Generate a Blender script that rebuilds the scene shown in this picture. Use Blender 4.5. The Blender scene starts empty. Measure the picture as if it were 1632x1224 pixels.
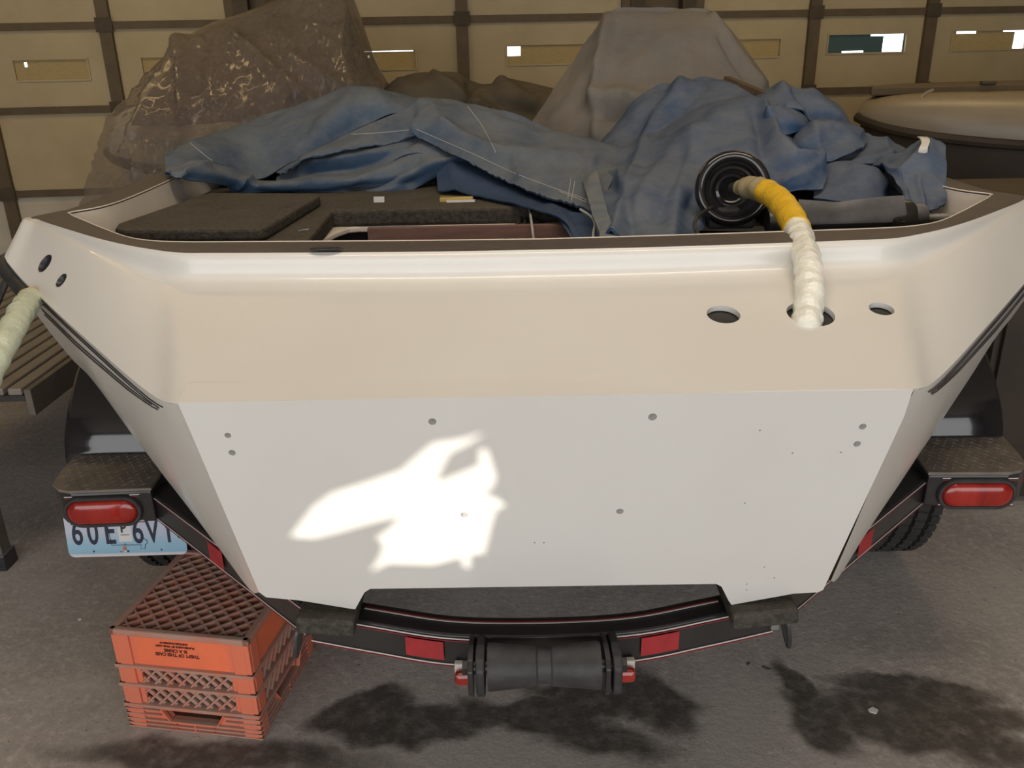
import bpy, bmesh, math, random
from mathutils import Vector, Matrix, noise
from mathutils.geometry import tessellate_polygon
random.seed(7)
C = bpy.context.scene.collection
sc = bpy.context.scene
# ------------------------------------------------------------------ camera
H, FPX, PITCH, ROLL = 1.51, 1369.0, math.radians(21.5), 0.020
XC = 0.05                                   # centre line of the boat
_F = Vector((0, math.cos(PITCH), -math.sin(PITCH)))
_U0 = Vector((0, math.sin(PITCH), math.cos(PITCH)))
_R = Vector((1, 0, 0))*math.cos(ROLL) - _U0*math.sin(ROLL)
_U = _U0*math.cos(ROLL) + Vector((1, 0, 0))*math.sin(ROLL)
EYE = Vector((0, 0, H))
cam = bpy.data.objects.new('camera', bpy.data.cameras.new('camera'))
C.objects.link(cam)
cam.matrix_world = Matrix(((_R.x, _U.x, -_F.x, 0), (_R.y, _U.y, -_F.y, 0), (_R.z, _U.z, -_F.z, H), (0, 0, 0, 1)))
cam.data.sensor_fit = 'HORIZONTAL'; cam.data.sensor_width = 36.0
cam.data.lens = 36.0*FPX/1632.0
cam.data.clip_start = 0.02
sc.camera = cam
# ------------------------------------------------------------------ exposure, world, lights
sc.view_settings.view_transform = 'Standard'; sc.view_settings.look = 'None'
sc.view_settings.gamma = 1.0; sc.view_settings.use_curve_mapping = False
sc.view_settings.exposure = 0.0
sc.cycles.use_denoising = True
sc.cycles.max_bounces = 8; sc.cycles.transparent_max_bounces = 12
w = bpy.data.worlds.new('overcast_day'); sc.world = w; w.use_nodes = True
w.node_tree.nodes['Background'].inputs[0].default_value = (0.93, 0.96, 1.0, 1)
w.node_tree.nodes['Background'].inputs[1].default_value = 4.0
def area(name, loc, target, sx, sy, power, col):
    d = bpy.data.lights.new(name, 'AREA'); d.shape = 'RECTANGLE'; d.size = sx; d.size_y = sy
    d.energy = power; d.color = col
    o = bpy.data.objects.new(name, d); C.objects.link(o)
    o.location = loc; o.rotation_euler = (Vector(target)-Vector(loc)).to_track_quat('-Z', 'Y').to_euler()
    return o
area('daylight_big_door', (-0.2, -3.7, 1.55), (-0.2, 1.5, 1.35), 9.8, 3.0, 245, (0.98, 0.985, 1.0))
area('shop_lamp_front', (0.2, 1.2, 3.35), (0.2, 1.6, 0), 2.6, 0.5, 35, (1.0, 0.84, 0.66))
area('shop_lamp_rear_left', (-2.4, 4.6, 3.35), (-2.4, 5.2, 0), 2.0, 0.3, 20, (1.0, 0.72, 0.34))
area('shop_lamp_rear_right', (2.4, 4.8, 3.35), (2.4, 5.4, 0), 2.0, 0.3, 20, (1.0, 0.72, 0.34))
SUN_DIR = Vector((0.18, 1.0, -0.30)).normalized()
sd = bpy.data.lights.new('sun', 'SUN'); sd.energy = 5.0; sd.angle = math.radians(0.22); sd.color = (1.0, 0.95, 0.85)
so = bpy.data.objects.new('sun', sd); C.objects.link(so); so.location = (-2, -12, 8)
so.rotation_euler = SUN_DIR.to_track_quat('-Z', 'Y').to_euler()

# ------------------------------------------------------------------ helpers
def ray(x, y): return _F + _R*((x-816)/FPX) - _U*((y-612)/FPX)
def pz(x, y, Z):
    d = ray(x, y); return EYE + d*((Z-H)/d.z)
def pY(x, y, Y):
    d = ray(x, y); return EYE + d*(Y/d.y)
def proj(P):
    v = Vector(P)-EYE; k = v.dot(_F)
    return 816+FPX*v.dot(_R)/k, 612-FPX*v.dot(_U)/k
def mir(p): return Vector((2*XC-p[0], p[1], p[2]))

def cr(pts, n):
    """n samples of a Catmull-Rom curve through the points"""
    pts = [Vector(p) for p in pts]; m = len(pts)-1; out = []
    for i in range(n):
        t = i*m/(n-1); k = min(int(t), m-1); u = t-k
        p1, p2 = pts[k], pts[k+1]
        p0 = pts[k-1] if k > 0 else p1*2-p2
        p3 = pts[k+2] if k+2 <= m else p2*2-p1
        out.append(0.5*((2*p1)+(p2-p0)*u+(2*p0-5*p1+4*p2-p3)*u*u+(3*p1-p0-3*p2+p3)*u**3))
    return out

class MB:
    def __init__(s): s.v = []; s.f = []
    def add(s, vs, fs):
        o = len(s.v); s.v += [Vector(v) for v in vs]; s.f += [tuple(i+o for i in f) for f in fs]; return s
    def box(s, lo, hi, m=None):
        x0, y0, z0 = lo; x1, y1, z1 = hi
        vs = [Vector(p) for p in ((x0,y0,z0),(x1,y0,z0),(x1,y1,z0),(x0,y1,z0),(x0,y0,z1),(x1,y0,z1),(x1,y1,z1),(x0,y1,z1))]
        if m: vs = [m @ v for v in vs]
        return s.add(vs, [(0,3,2,1),(4,5,6,7),(0,1,5,4),(1,2,6,5),(2,3,7,6),(3,0,4,7)])
    def prism(s, poly, ax0, ax1, fn):
        """poly of 2-D points, fn(a, b, t) -> 3-D"""
        n = len(poly); area2 = sum(poly[i][0]*poly[(i+1) % n][1]-poly[(i+1) % n][0]*poly[i][1] for i in range(n))
        if area2 < 0: poly = poly[::-1]
        tris = tessellate_polygon([[Vector((a, b, 0)) for a, b in poly]])
        vs = [fn(a, b, ax0) for a, b in poly]+[fn(a, b, ax1) for a, b in poly]
        fs = [(i, (i+1) % n, n+(i+1) % n, n+i) for i in range(n)]
        return s.add(vs, fs+[tuple(reversed(t)) for t in tris]+[tuple(i+n for i in t) for t in tris])
    def slab(s, poly, z0, z1): return s.prism(poly, z0, z1, lambda a, b, t: Vector((a, b, t)))
    def tube(s, path, rad, n=12, cap=True, wob=0.0):
        path = [Vector(p) for p in path]; m = len(path); vs = []; fs = []
        up = Vector((0, 0, 1)); 
        for i, p in enumerate(path):
            t = (path[min(i+1, m-1)]-path[max(i-1, 0)]).normalized()
            if abs(t.dot(up)) > .95: up = Vector((1, 0, 0))
            a = t.cross(up).normalized(); b = a.cross(t).normalized(); up = b
            r = rad[i] if hasattr(rad, '__len__') else rad
            for k in range(n):
                q = 2*math.pi*k/n
                d = a*math.cos(q)+b*math.sin(q)
                rr = r*(1+wob*noise.noise((p+d*r)*55)) if wob else r
                vs.append(p+d*rr)
        for i in range(m-1):
            for k in range(n):
                k2 = (k+1) % n; fs.append((i*n+k, i*n+k2, (i+1)*n+k2, (i+1)*n+k))
        if cap: fs += [tuple(range(n-1, -1, -1)), tuple((m-1)*n+k for k in range(n))]
        return s.add(vs, fs)
    def lathe(s, prof, mtx, n=32, closed=False):
        """prof of (r, h), turned about local Z"""
        vs = []; fs = []; m = len(prof)
        for r, h in prof:
            for k in range(n):
                q = 2*math.pi*k/n; vs.append(mtx @ Vector((r*math.cos(q), r*math.sin(q), h)))
        for i in range(m if closed else m-1):
            j = (i+1) % m
            for k in range(n):
                k2 = (k+1) % n; fs.append((i*n+k, i*n+k2, j*n+k2, j*n+k))
        if not closed:
            if prof[0][0] > 1e-6: fs.append(tuple(range(n-1, -1, -1)))
            if prof[-1][0] > 1e-6: fs.append(tuple((m-1)*n+k for k in range(n)))
        return s.add(vs, fs)
    def grid(s, rows, closed=False):
        m = len(rows); n = len(rows[0]); fs = []
        for i in range(m-1):
            for k in range(n if closed else n-1):
                k2 = (k+1) % n; fs.append((i*n+k, i*n+k2, (i+1)*n+k2, (i+1)*n+k))
        return s.add([p for r in rows for p in r], fs)
    def shell(s, rows, th, flip=1):
        """grid with thickness along its normals"""
        m = len(rows); n = len(rows[0]); nor = []
        for i in range(m):
            for k in range(n):
                a = rows[i][min(k+1, n-1)]-rows[i][max(k-1, 0)]; b = rows[min(i+1, m-1)][k]-rows[max(i-1, 0)][k]
                c = a.cross(b); nor.append(c.normalized()*flip if c.length > 1e-12 else Vector((0, 0, 1)))
        top = [p for r in rows for p in r]; bot = [p-q*th for p, q in zip(top, nor)]
        fs = []; N = m*n
        for i in range(m-1):
            for k in range(n-1):
                q = (i*n+k, i*n+k+1, (i+1)*n+k+1, (i+1)*n+k)
                if flip < 0: q = q[::-1]
                fs.append(q); fs.append(tuple(N+x for x in reversed(q)))
        edge = [k for k in range(n)]+[i*n+n-1 for i in range(1, m)]+[(m-1)*n+k for k in range(n-2, -1, -1)]+[i*n for i in range(m-2, 0, -1)]
        for x, y in zip(edge, edge[1:]+edge[:1]):
            fs.append((y, x, N+x, N+y) if flip > 0 else (x, y, N+y, N+x))
        return s.add(top+bot, fs)
    def mesh(s, name, m=None, smooth=40, loc=None, fix=True):
        me = bpy.data.meshes.new(name)
        vs = s.v if loc is None else [v-Vector(loc) for v in s.v]
        me.from_pydata([tuple(v) for v in vs], [], s.f)
        if fix:
            b = bmesh.new(); b.from_mesh(me); bmesh.ops.recalc_face_normals(b, faces=b.faces); b.to_mesh(me); b.free()
        if m: me.materials.append(m)
        if smooth:
            me.shade_smooth(); me.set_sharp_from_angle(angle=math.radians(smooth))
        return me

def link(name, me, parent=None, loc=(0, 0, 0), bevel=0, label=None):
    o = bpy.data.objects.new(name, me); C.objects.link(o); o.location = loc
    if parent: o.parent = parent
    if bevel:
        b = o.modifiers.new('bevel', 'BEVEL'); b.width = bevel; b.segments = 2; b.limit_method = 'ANGLE'; b.angle_limit = math.radians(35)
    if label: o['label'] = label
    return o
def part(name, mb, m, parent, smooth=40, bevel=0, label=None, loc=None, kind=None):
    """a child whose vertices are given in world space"""
    base = Vector((0, 0, 0)); p = parent
    while p: base += p.location; p = p.parent
    o = link(name, mb.mesh(name, m, smooth, loc=base), parent, bevel=bevel, label=label)
    if kind: o['kind'] = kind
    return o
def tag(o, label, cat, group=None):
    o['label'] = label; o['category'] = cat
    if group: o['group'] = group
    return o
def thing(name, loc, label, cat, group=None):
    o = bpy.data.objects.new(name, None); C.objects.link(o); o.location = loc; o.empty_display_size = .1
    return tag(o, label, cat, group)
def struct(name, mb=None, m=None, smooth=0, bevel=0):
    o = link(name, mb.mesh(name, m, smooth) if mb else None, bevel=bevel); o['kind'] = 'structure'; return o
def text_mesh(body, size, m, sx=1.0, bold=0.0):
    cu = bpy.data.curves.new('t', 'FONT'); cu.body = body; cu.size = size; cu.align_x = 'CENTER'; cu.offset = bold
    cu.extrude = 0.0004
    o = bpy.data.objects.new('t', cu); C.objects.link(o)
    dg = bpy.context.evaluated_depsgraph_get(); me = bpy.data.meshes.new_from_object(o.evaluated_get(dg))
    bpy.data.objects.remove(o); me.materials.clear(); me.materials.append(m)
    for v in me.vertices: v.co.x *= sx
    return me
def boolean_cut(o, cutter_mb):
    cm = bpy.data.objects.new('cut', cutter_mb.mesh('cut', None, 0)); C.objects.link(cm)
    md = o.modifiers.new('cut', 'BOOLEAN'); md.object = cm; md.operation = 'DIFFERENCE'; md.solver = 'EXACT'
    dg = bpy.context.evaluated_depsgraph_get(); dg.update()
    me = bpy.data.meshes.new_from_object(o.evaluated_get(dg)); o.modifiers.remove(md)
    o.data = me; bpy.data.objects.remove(cm)
    me.shade_smooth(); me.set_sharp_from_angle(angle=math.radians(40))

# ------------------------------------------------------------------ materials
def mat(name, col, col2=None, rough=.5, scale=6., metal=0., bump=0., bscale=60., dust=None, dustamt=.6, coat=0., spec=.5, detail=6., lo=.35, hi=.65, rough2=None, stretch=None):
    m = bpy.data.materials.new(name); m.use_nodes = True; nt = m.node_tree; N = nt.nodes; L = nt.links
    b = N['Principled BSDF']; b.inputs['Roughness'].default_value = rough; b.inputs['Metallic'].default_value = metal
    b.inputs['Specular IOR Level'].default_value = spec
    b.inputs['Coat Weight'].default_value = coat; b.inputs['Coat Roughness'].default_value = .06
    tc = N.new('ShaderNodeTexCoord'); src = tc.outputs['Object']
    if stretch:
        mp = N.new('ShaderNodeMapping'); mp.inputs['Scale'].default_value = stretch; L.new(src, mp.inputs[0]); src = mp.outputs[0]
    c = None
    if col2 or rough2 is not None:
        n = N.new('ShaderNodeTexNoise'); n.inputs['Scale'].default_value = scale; n.inputs['Detail'].default_value = detail; n.inputs['Roughness'].default_value = .6
        L.new(src, n.inputs['Vector'])
        r = N.new('ShaderNodeMapRange'); r.inputs[1].default_value = lo; r.inputs[2].default_value = hi; L.new(n.outputs['Fac'], r.inputs[0])
        fac = r.outputs[0]
        if rough2 is not None:
            rr = N.new('ShaderNodeMapRange'); rr.inputs[3].default_value = rough; rr.inputs[4].default_value = rough2; L.new(fac, rr.inputs[0]); L.new(rr.outputs[0], b.inputs['Roughness'])
    if col2:
        mx = N.new('ShaderNodeMix'); mx.data_type = 'RGBA'; mx.inputs[6].default_value = (*col, 1); mx.inputs[7].default_value = (*col2, 1)
        L.new(fac, mx.inputs[0]); c = mx.outputs[2]
    if dust:
        g = N.new('ShaderNodeNewGeometry'); sp = N.new('ShaderNodeSeparateXYZ'); L.new(g.outputs['Normal'], sp.inputs[0])
        n2 = N.new('ShaderNodeTexNoise'); n2.inputs['Scale'].default_value = 9; n2.inputs['Detail'].default_value = 8; n2.inputs['Roughness'].default_value = .7
        L.new(tc.outputs['Object'], n2.inputs['Vector'])
        ad = N.new('ShaderNodeMath'); ad.operation = 'MULTIPLY_ADD'; L.new(sp.outputs['Z'], ad.inputs[0]); ad.inputs[1].default_value = .55; ad.inputs[2].default_value = -.30
        a2 = N.new('ShaderNodeMath'); a2.operation = 'ADD'; L.new(ad.outputs[0], a2.inputs[0]); L.new(n2.outputs['Fac'], a2.inputs[1])
        r2 = N.new('ShaderNodeMapRange'); r2.inputs[1].default_value = .25; r2.inputs[2].default_value = .85; r2.inputs[4].default_value = dustamt; L.new(a2.outputs[0], r2.inputs[0])
        mx = N.new('ShaderNodeMix'); mx.data_type = 'RGBA'; mx.inputs[7].default_value = (*dust, 1)
        if c: L.new(c, mx.inputs[6])
        else: mx.inputs[6].default_value = (*col, 1)
        L.new(r2.outputs[0], mx.inputs[0]); c = mx.outputs[2]
    if c: L.new(c, b.inputs['Base Color'])
    else: b.inputs['Base Color'].default_value = (*col, 1)
    if bump:
        n3 = N.new('ShaderNodeTexNoise'); n3.inputs['Scale'].default_value = bscale; n3.inputs['Detail'].default_value = 4; L.new(src, n3.inputs['Vector'])
        bp = N.new('ShaderNodeBump'); bp.inputs['Strength'].default_value = bump; bp.inputs['Distance'].default_value = .004
        L.new(n3.outputs['Fac'], bp.inputs['Height']); L.new(bp.outputs[0], b.inputs['Normal'])
    return m
def emit(name, col, s):
    m = bpy.data.materials.new(name); m.use_nodes = True; b = m.node_tree.nodes['Principled BSDF']
    b.inputs['Base Color'].default_value = (0, 0, 0, 1); b.inputs['Emission Color'].default_value = (*col, 1); b.inputs['Emission Strength'].default_value = s
    return m
M = {}
M['gel'] = mat('white_gelcoat', (.70, .69, .655), (.675, .66, .62), rough=.30, scale=2.0, coat=.35)
M['gel_side'] = mat('white_gelcoat_side', (.66, .64, .59), (.62, .595, .54), rough=.30, scale=3, coat=.3)
M['liner'] = mat('cream_liner', (.80, .73, .65), (.72, .65, .57), rough=.5, scale=6)
M['rim'] = mat('sanded_dark_gelcoat', (.048, .040, .037), (.072, .060, .054), rough=.55, scale=30, dust=(.15, .125, .11), dustamt=.28, stretch=(1, 4, 4))
M['carpet'] = mat('dark_carpet', (.046, .042, .036), (.092, .083, .070), rough=.95, scale=90, bump=.9, bscale=260, dust=(.16, .14, .11), dustamt=.45, spec=.1)
M['dark'] = mat('dark_interior', (.02, .02, .02), (.035, .033, .03), rough=.7)
M['hole'] = mat('hole_black', (.012, .012, .016), (.03, .03, .04), rough=.4, scale=40)
M['stripe'] = mat('black_pinstripe', (.03, .025, .03), rough=.4)
M['blue'] = mat('blue_canvas', (.024, .058, .135), (.055, .105, .195), rough=.92, scale=4.5, bump=.35, bscale=420, dust=(.235, .235, .23), dustamt=.54, spec=.12, lo=.3, hi=.7)
M['bluegrey'] = mat('faded_blue_canvas', (.030, .060, .115), (.062, .100, .160), rough=.92, scale=4.0, bump=.35, bscale=420, dust=(.235, .245, .24), dustamt=.66, spec=.12, lo=.3, hi=.7)
M['bluedark'] = mat('blue_canvas_underside', (.020, .045, .11), (.035, .07, .15), rough=.92, scale=5, bump=.35, bscale=420, dust=(.12, .13, .15), dustamt=.35, spec=.12)
M['hem'] = mat('grey_hem', (.20, .21, .21), (.13, .16, .19), rough=.9, scale=14, bump=.4, bscale=300, spec=.1)
M['thread'] = mat('pale_thread', (.42, .42, .40), rough=.9)
M['greytarp'] = mat('dusty_grey_canvas', (.155, .155, .158), (.22, .20, .172), rough=.92, scale=3.0, bump=.3, bscale=350, dust=(.30, .26, .205), dustamt=.5, spec=.1)
M['darktarp'] = mat('dark_grey_canvas', (.085, .078, .065), (.13, .115, .092), rough=.92, scale=5, bump=.3, bscale=300, dust=(.19, .16, .12), dustamt=.5, spec=.1)
M['black'] = mat('black_paint', (.018, .018, .019), (.028, .026, .026), rough=.32, scale=8, coat=.2)
M['blackgloss'] = mat('black_gloss', (.012, .012, .014), rough=.16, coat=.6)
M['blackrub'] = mat('black_rubber', (.020, .020, .021), (.040, .040, .041), rough=.55, scale=22, bump=.25, bscale=90)
M['blackdust'] = mat('dusty_black_plastic', (.020, .020, .021), (.04, .04, .04), rough=.38, scale=20, dust=(.20, .20, .205), dustamt=.75)
M['greyplastic'] = mat('dusty_grey_plastic', (.035, .035, .037), (.075, .073, .076), rough=.38, scale=14, dust=(.20, .195, .20), dustamt=.75)
M['tire'] = mat('tyre_rubber', (.020, .020, .020), (.032, .031, .030), rough=.8, scale=25, dust=(.10, .095, .085), dustamt=.4)
M['tread_plate'] = mat('dirty_tread_plate', (.16, .14, .12), (.24, .21, .18), rough=.6, scale=14, metal=.3, bump=.3, bscale=80)
M['redlens'] = mat('red_lens', (.24, .006, .005), (.38, .02, .012), rough=.16, scale=24, coat=.6, stretch=(1, .2, .2))
M['redref'] = mat('red_reflector', (.40, .025, .03), (.30, .02, .025), rough=.5, scale=40)
M['white'] = mat('white_plastic', (.62, .58, .52), rough=.4)
M['whitestripe'] = mat('pale_pinstripe', (.60, .56, .53), rough=.4)
M['redstripe'] = mat('red_pinstripe', (.22, .02, .03), rough=.4)
M['galv'] = mat('galvanised_steel', (.40, .40, .40), (.25, .25, .24), rough=.45, metal=.7, scale=20)
M['crate'] = mat('orange_plastic', (.80, .19, .10), (.70, .19, .11), rough=.55, scale=7, dust=(.40, .27, .22), dustamt=.8)
M['crateclean'] = mat('orange_plastic_clean', (.92, .20, .085), (.82, .18, .085), rough=.5, scale=9, dust=(.46, .26, .19), dustamt=.35)
M['cratedust'] = mat('dusty_orange_plastic', (.50, .20, .14), (.42, .27, .21), rough=.8, scale=16, dust=(.42, .33, .28), dustamt=.55)
M['ink'] = mat('dark_ink', (.10, .02, .012), rough=.6)
M['navy'] = mat('navy_ink', (.012, .018, .045), rough=.5)
M['hair'] = mat('thin_ink', (.02, .03, .05), rough=.5)
M['bird'] = mat('bird_orange', (.45, .18, .10), rough=.6)
M['birdblue'] = mat('bird_blue', (.12, .20, .34), rough=.6)
M['board'] = mat('brown_board', (.20, .105, .085), (.15, .082, .066), rough=.7, scale=5, stretch=(2, 9, 9))
M['wood'] = mat('dark_wood', (.075, .045, .028), (.12, .075, .045), rough=.7, scale=8, stretch=(1, 8, 8))
M['brass'] = mat('brass_strip', (.70, .52, .16), rough=.3, metal=.6)
M['paper'] = mat('white_paper', (.68, .68, .68), rough=.7)
M['yellow'] = mat('yellow_tape', (.80, .50, .025), (.70, .42, .02), rough=.42, scale=20, bump=.5, bscale=120)
M['tan'] = mat('masking_tape', (.38, .32, .18), (.30, .25, .14), rough=.7, scale=20, bump=.4, bscale=120)
M['wrap'] = mat('white_plastic_wrap', (.84, .83, .77), (.77, .78, .69), rough=.28, scale=14, bump=.9, bscale=70)
M['wrapg'] = mat('pale_green_wrap', (.56, .60, .46), (.50, .55, .42), rough=.42, scale=16, bump=.8, bscale=80)
M['alu'] = mat('dull_aluminium', (.25, .22, .19), (.19, .165, .14), rough=.5, metal=.2, scale=10)
M['aludark'] = mat('dull_dark_steel', (.10, .085, .07), (.14, .12, .10), rough=.6, scale=12)
M['panel'] = mat('cream_door_panel', (.52, .44, .275), (.43, .355, .21), rough=.6, scale=3.2, lo=.3, hi=.75)
M['panellow'] = mat('grey_white_door_panel', (.60, .56, .46), (.50, .46, .37), rough=.6, scale=3)
M['rail'] = mat('brown_door_rail', (.135, .100, .058), (.105, .078, .046), rough=.65, scale=10)
M['post'] = mat('dark_post', (.06, .045, .028), (.09, .068, .042), rough=.7, scale=6)
M['wallm'] = mat('dark_block_wall', (.20, .165, .115), (.16, .13, .09), rough=.85, scale=3)
M['ceil'] = mat('ceiling_board', (.42, .36, .28), rough=.85)
M['boatcap'] = mat('aged_white_hull', (.29, .245, .18), (.25, .21, .155), rough=.4, scale=4)
M['browndark'] = mat('dark_brown_hull_and_shade', (.030, .021, .015), (.045, .033, .023), rough=.6, scale=4)
M['purple'] = mat('mauve_hull', (.20, .135, .17), (.235, .165, .20), rough=.45, scale=5)
M['teal'] = mat('teal_card', (.065, .13, .135), rough=.7)
M['sunmask'] = mat('sun_mask_wall', (.40, .35, .26), rough=.85)  # for the unseen wall whose added hole shapes the sun
def paint_pane(name, col):
    m = bpy.data.materials.new(name); m.use_nodes = True; nt = m.node_tree; N = nt.nodes; L = nt.links
    N.remove(N['Principled BSDF']); out = N['Material Output']
    d = N.new('ShaderNodeBsdfDiffuse'); t = N.new('ShaderNodeBsdfTranslucent'); mx = N.new('ShaderNodeMixShader')
    n = N.new('ShaderNodeTexNoise'); n.inputs['Scale'].default_value = 9; n.inputs['Detail'].default_value = 5
    cm = N.new('ShaderNodeMix'); cm.data_type = 'RGBA'; cm.inputs[6].default_value = (*[c*.75 for c in col], 1); cm.inputs[7].default_value = (*col, 1)
    L.new(n.outputs['Fac'], cm.inputs[0]); L.new(cm.outputs[2], d.inputs[0]); L.new(cm.outputs[2], t.inputs[0])
    mx.inputs[0].default_value = .17; L.new(d.outputs[0], mx.inputs[1]); L.new(t.outputs[0], mx.inputs[2]); L.new(mx.outputs[0], out.inputs[0])
    return m
M['pane'] = paint_pane('painted_yellow_pane', (.56, .45, .24))
def glass():
    m = bpy.data.materials.new('clear_glass'); m.use_nodes = True; nt = m.node_tree; N = nt.nodes; L = nt.links
    N.remove(N['Principled BSDF']); out = N['Material Output']
    g = N.new('ShaderNodeBsdfGlossy'); g.inputs['Roughness'].default_value = .05; t = N.new('ShaderNodeBsdfTransparent'); mx = N.new('ShaderNodeMixShader'); mx.inputs[0].default_value = .06
    L.new(t.outputs[0], mx.inputs[1]); L.new(g.outputs[0], mx.inputs[2]); L.new(mx.outputs[0], out.inputs[0]); return m
M['glass'] = glass()
def plastic():
    m = bpy.data.materials.new('clear_plastic_sheet'); m.use_nodes = True; nt = m.node_tree; N = nt.nodes; L = nt.links
    b = N['Principled BSDF']; out = N['Material Output']
    b.inputs['Base Color'].default_value = (.37, .32, .275, 1); b.inputs['Roughness'].default_value = .16; b.inputs['Specular IOR Level'].default_value = 1.0; b.inputs['Coat Weight'].default_value = .6; b.inputs['Coat Roughness'].default_value = .10
    tc = N.new('ShaderNodeTexCoord'); n = N.new('ShaderNodeTexNoise'); n.inputs['Scale'].default_value = 48; n.inputs['Detail'].default_value = 7; n.inputs['Roughness'].default_value = .65; L.new(tc.outputs['Object'], n.inputs['Vector'])
    bp = N.new('ShaderNodeBump'); bp.inputs['Strength'].default_value = 1.0; bp.inputs['Distance'].default_value = .035; L.new(n.outputs['Fac'], bp.inputs['Height']); L.new(bp.outputs[0], b.inputs['Normal'])
    t = N.new('ShaderNodeBsdfTransparent'); t.inputs[0].default_value = (.93, .90, .86, 1)
    mx = N.new('ShaderNodeMixShader'); mx.inputs[0].default_value = .46
    L.new(t.outputs[0], mx.inputs[1]); L.new(b.outputs[0], mx.inputs[2]); L.new(mx.outputs[0], out.inputs[0]); return m
M['plastic'] = plastic()
def plate_mat():
    m = mat('plate_print', (.5, .6, .7), rough=.35); nt = m.node_tree; N = nt.nodes; L = nt.links
    tc = N.new('ShaderNodeTexCoord'); sp = N.new('ShaderNodeSeparateXYZ'); L.new(tc.outputs['Object'], sp.inputs[0])
    r = N.new('ShaderNodeValToRGB'); e = r.color_ramp.elements
    mr = N.new('ShaderNodeMapRange'); mr.inputs[1].default_value = 0; mr.inputs[2].default_value = .152; L.new(sp.outputs['Z'], mr.inputs[0]); L.new(mr.outputs[0], r.inputs[0])
    e[0].position = .04; e[0].color = (.62, .60, .62, 1); e[1].position = .06; e[1].color = (.25, .45, .60, 1)
    x = e.new(.22); x.color = (.30, .50, .64, 1); x = e.new(.45); x.color = (.50, .55, .66, 1); x = e.new(.9); x.color = (.56, .58, .68, 1)
    L.new(r.outputs[0], N['Principled BSDF'].inputs['Base Color']); return m
M['plate'] = plate_mat()
def floor_mat():
    m = bpy.data.materials.new('stained_concrete'); m.use_nodes = True; nt = m.node_tree; N = nt.nodes; L = nt.links
    b = N['Principled BSDF']; tc = N.new('ShaderNodeTexCoord')
    def nz(s, d=8, r=.6):
        n = N.new('ShaderNodeTexNoise'); n.inputs['Scale'].default_value = s; n.inputs['Detail'].default_value = d; n.inputs['Roughness'].default_value = r
        L.new(tc.outputs['Object'], n.inputs['Vector']); return n.outputs['Fac']
    def mr(x, a, c, lo=0., hi=1.):
        q = N.new('ShaderNodeMapRange'); q.interpolation_type = 'SMOOTHSTEP'
        q.inputs[1].default_value = a; q.inputs[2].default_value = c; q.inputs[3].default_value = lo; q.inputs[4].default_value = hi; L.new(x, q.inputs[0]); return q.outputs[0]
    def mix(f, a, c):
        q = N.new('ShaderNodeMix'); q.data_type = 'RGBA'; L.new(f, q.inputs[0])
        for i, v in ((6, a), (7, c)):
            if isinstance(v, tuple): q.inputs[i].default_value = (*v, 1)
            else: L.new(v, q.inputs[i])
        return q.outputs[2]
    def math2(op, a, c):
        q = N.new('ShaderNodeMath'); q.operation = op
        for i, v in ((0, a), (1, c)):
            if isinstance(v, (int, float)): q.inputs[i].default_value = v
            else: L.new(v, q.inputs[i])
        return q.outputs[0]
    nd = N.new('ShaderNodeTexNoise'); nd.inputs['Scale'].default_value = 7; nd.inputs['Detail'].default_value = 4; L.new(tc.outputs['Object'], nd.inputs['Vector'])
    vs = N.new('ShaderNodeVectorMath'); vs.operation = 'MULTIPLY_ADD'; L.new(nd.outputs['Color'], vs.inputs[0]); vs.inputs[1].default_value = (.16, .16, 0); vs.inputs[2].default_value = (-.08, -.08, 0)
    va = N.new('ShaderNodeVectorMath'); va.operation = 'ADD'; L.new(tc.outputs['Object'], va.inputs[0]); L.new(vs.outputs[0], va.inputs[1])
    def blob(cx, cy, rx, ry, rot=0., soft=.25):
        mp = N.new('ShaderNodeMapping'); mp.vector_type = 'TEXTURE'; mp.inputs['Location'].default_value = (cx, cy, 0); mp.inputs['Rotation'].default_value = (0, 0, rot); mp.inputs['Scale'].default_value = (rx, ry, 1)
        L.new(va.outputs[0], mp.inputs[0]); sp = N.new('ShaderNodeVectorMath'); sp.operation = 'LENGTH'
        L.new(mp.outputs[0], sp.inputs[0]); return mr(sp.outputs['Value'], 1+soft, 1-soft)
    def union(bl):
        o = bl[0]
        for x in bl[1:]: o = math2('MAXIMUM', o, x)
        return o
    base = mix(mr(nz(2.2), .35, .68), (.36, .33, .31), (.49, .452, .425))
    base = mix(mr(nz(38, 6, .7), .45, .72), base, (.56, .52, .485))
    base = mix(mr(nz(70, 5, .7), .58, .72), base, (.17, .157, .145))
    pale = union([blob(*a) for a in PALE])
    base = mix(math2('MULTIPLY', pale, .75), base, (.50, .465, .435))
    dark = union([blob(*a) for a in DARK])
    dk = math2('MULTIPLY', dark, mr(nz(24, 5, .65), .25, .6, .62, .92))
    col = mix(dk, base, (.062, .056, .048))
    L.new(col, b.inputs['Base Color'])
    L.new(mr(dk, 0, 1, .78, .5), b.inputs['Roughness'])
    bp = N.new('ShaderNodeBump'); bp.inputs['Strength'].default_value = .5; bp.inputs['Distance'].default_value = .006; L.new(nz(60, 8, .7), bp.inputs['Height']); L.new(bp.outputs[0], b.inputs['Normal'])
    return m
def fp(x, y): q = pz(x, y, 0); return q.x, q.y
def fb(x0, y0, x1, y1, wid, soft=.25):
    """a stain between two points of the floor"""
    a = pz(x0, y0, 0); c = pz(x1, y1, 0); d = c-a
    return ((a.x+c.x)/2, (a.y+c.y)/2, d.length/2+wid*.6, wid, math.atan2(d.y, d.x), soft)
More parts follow.
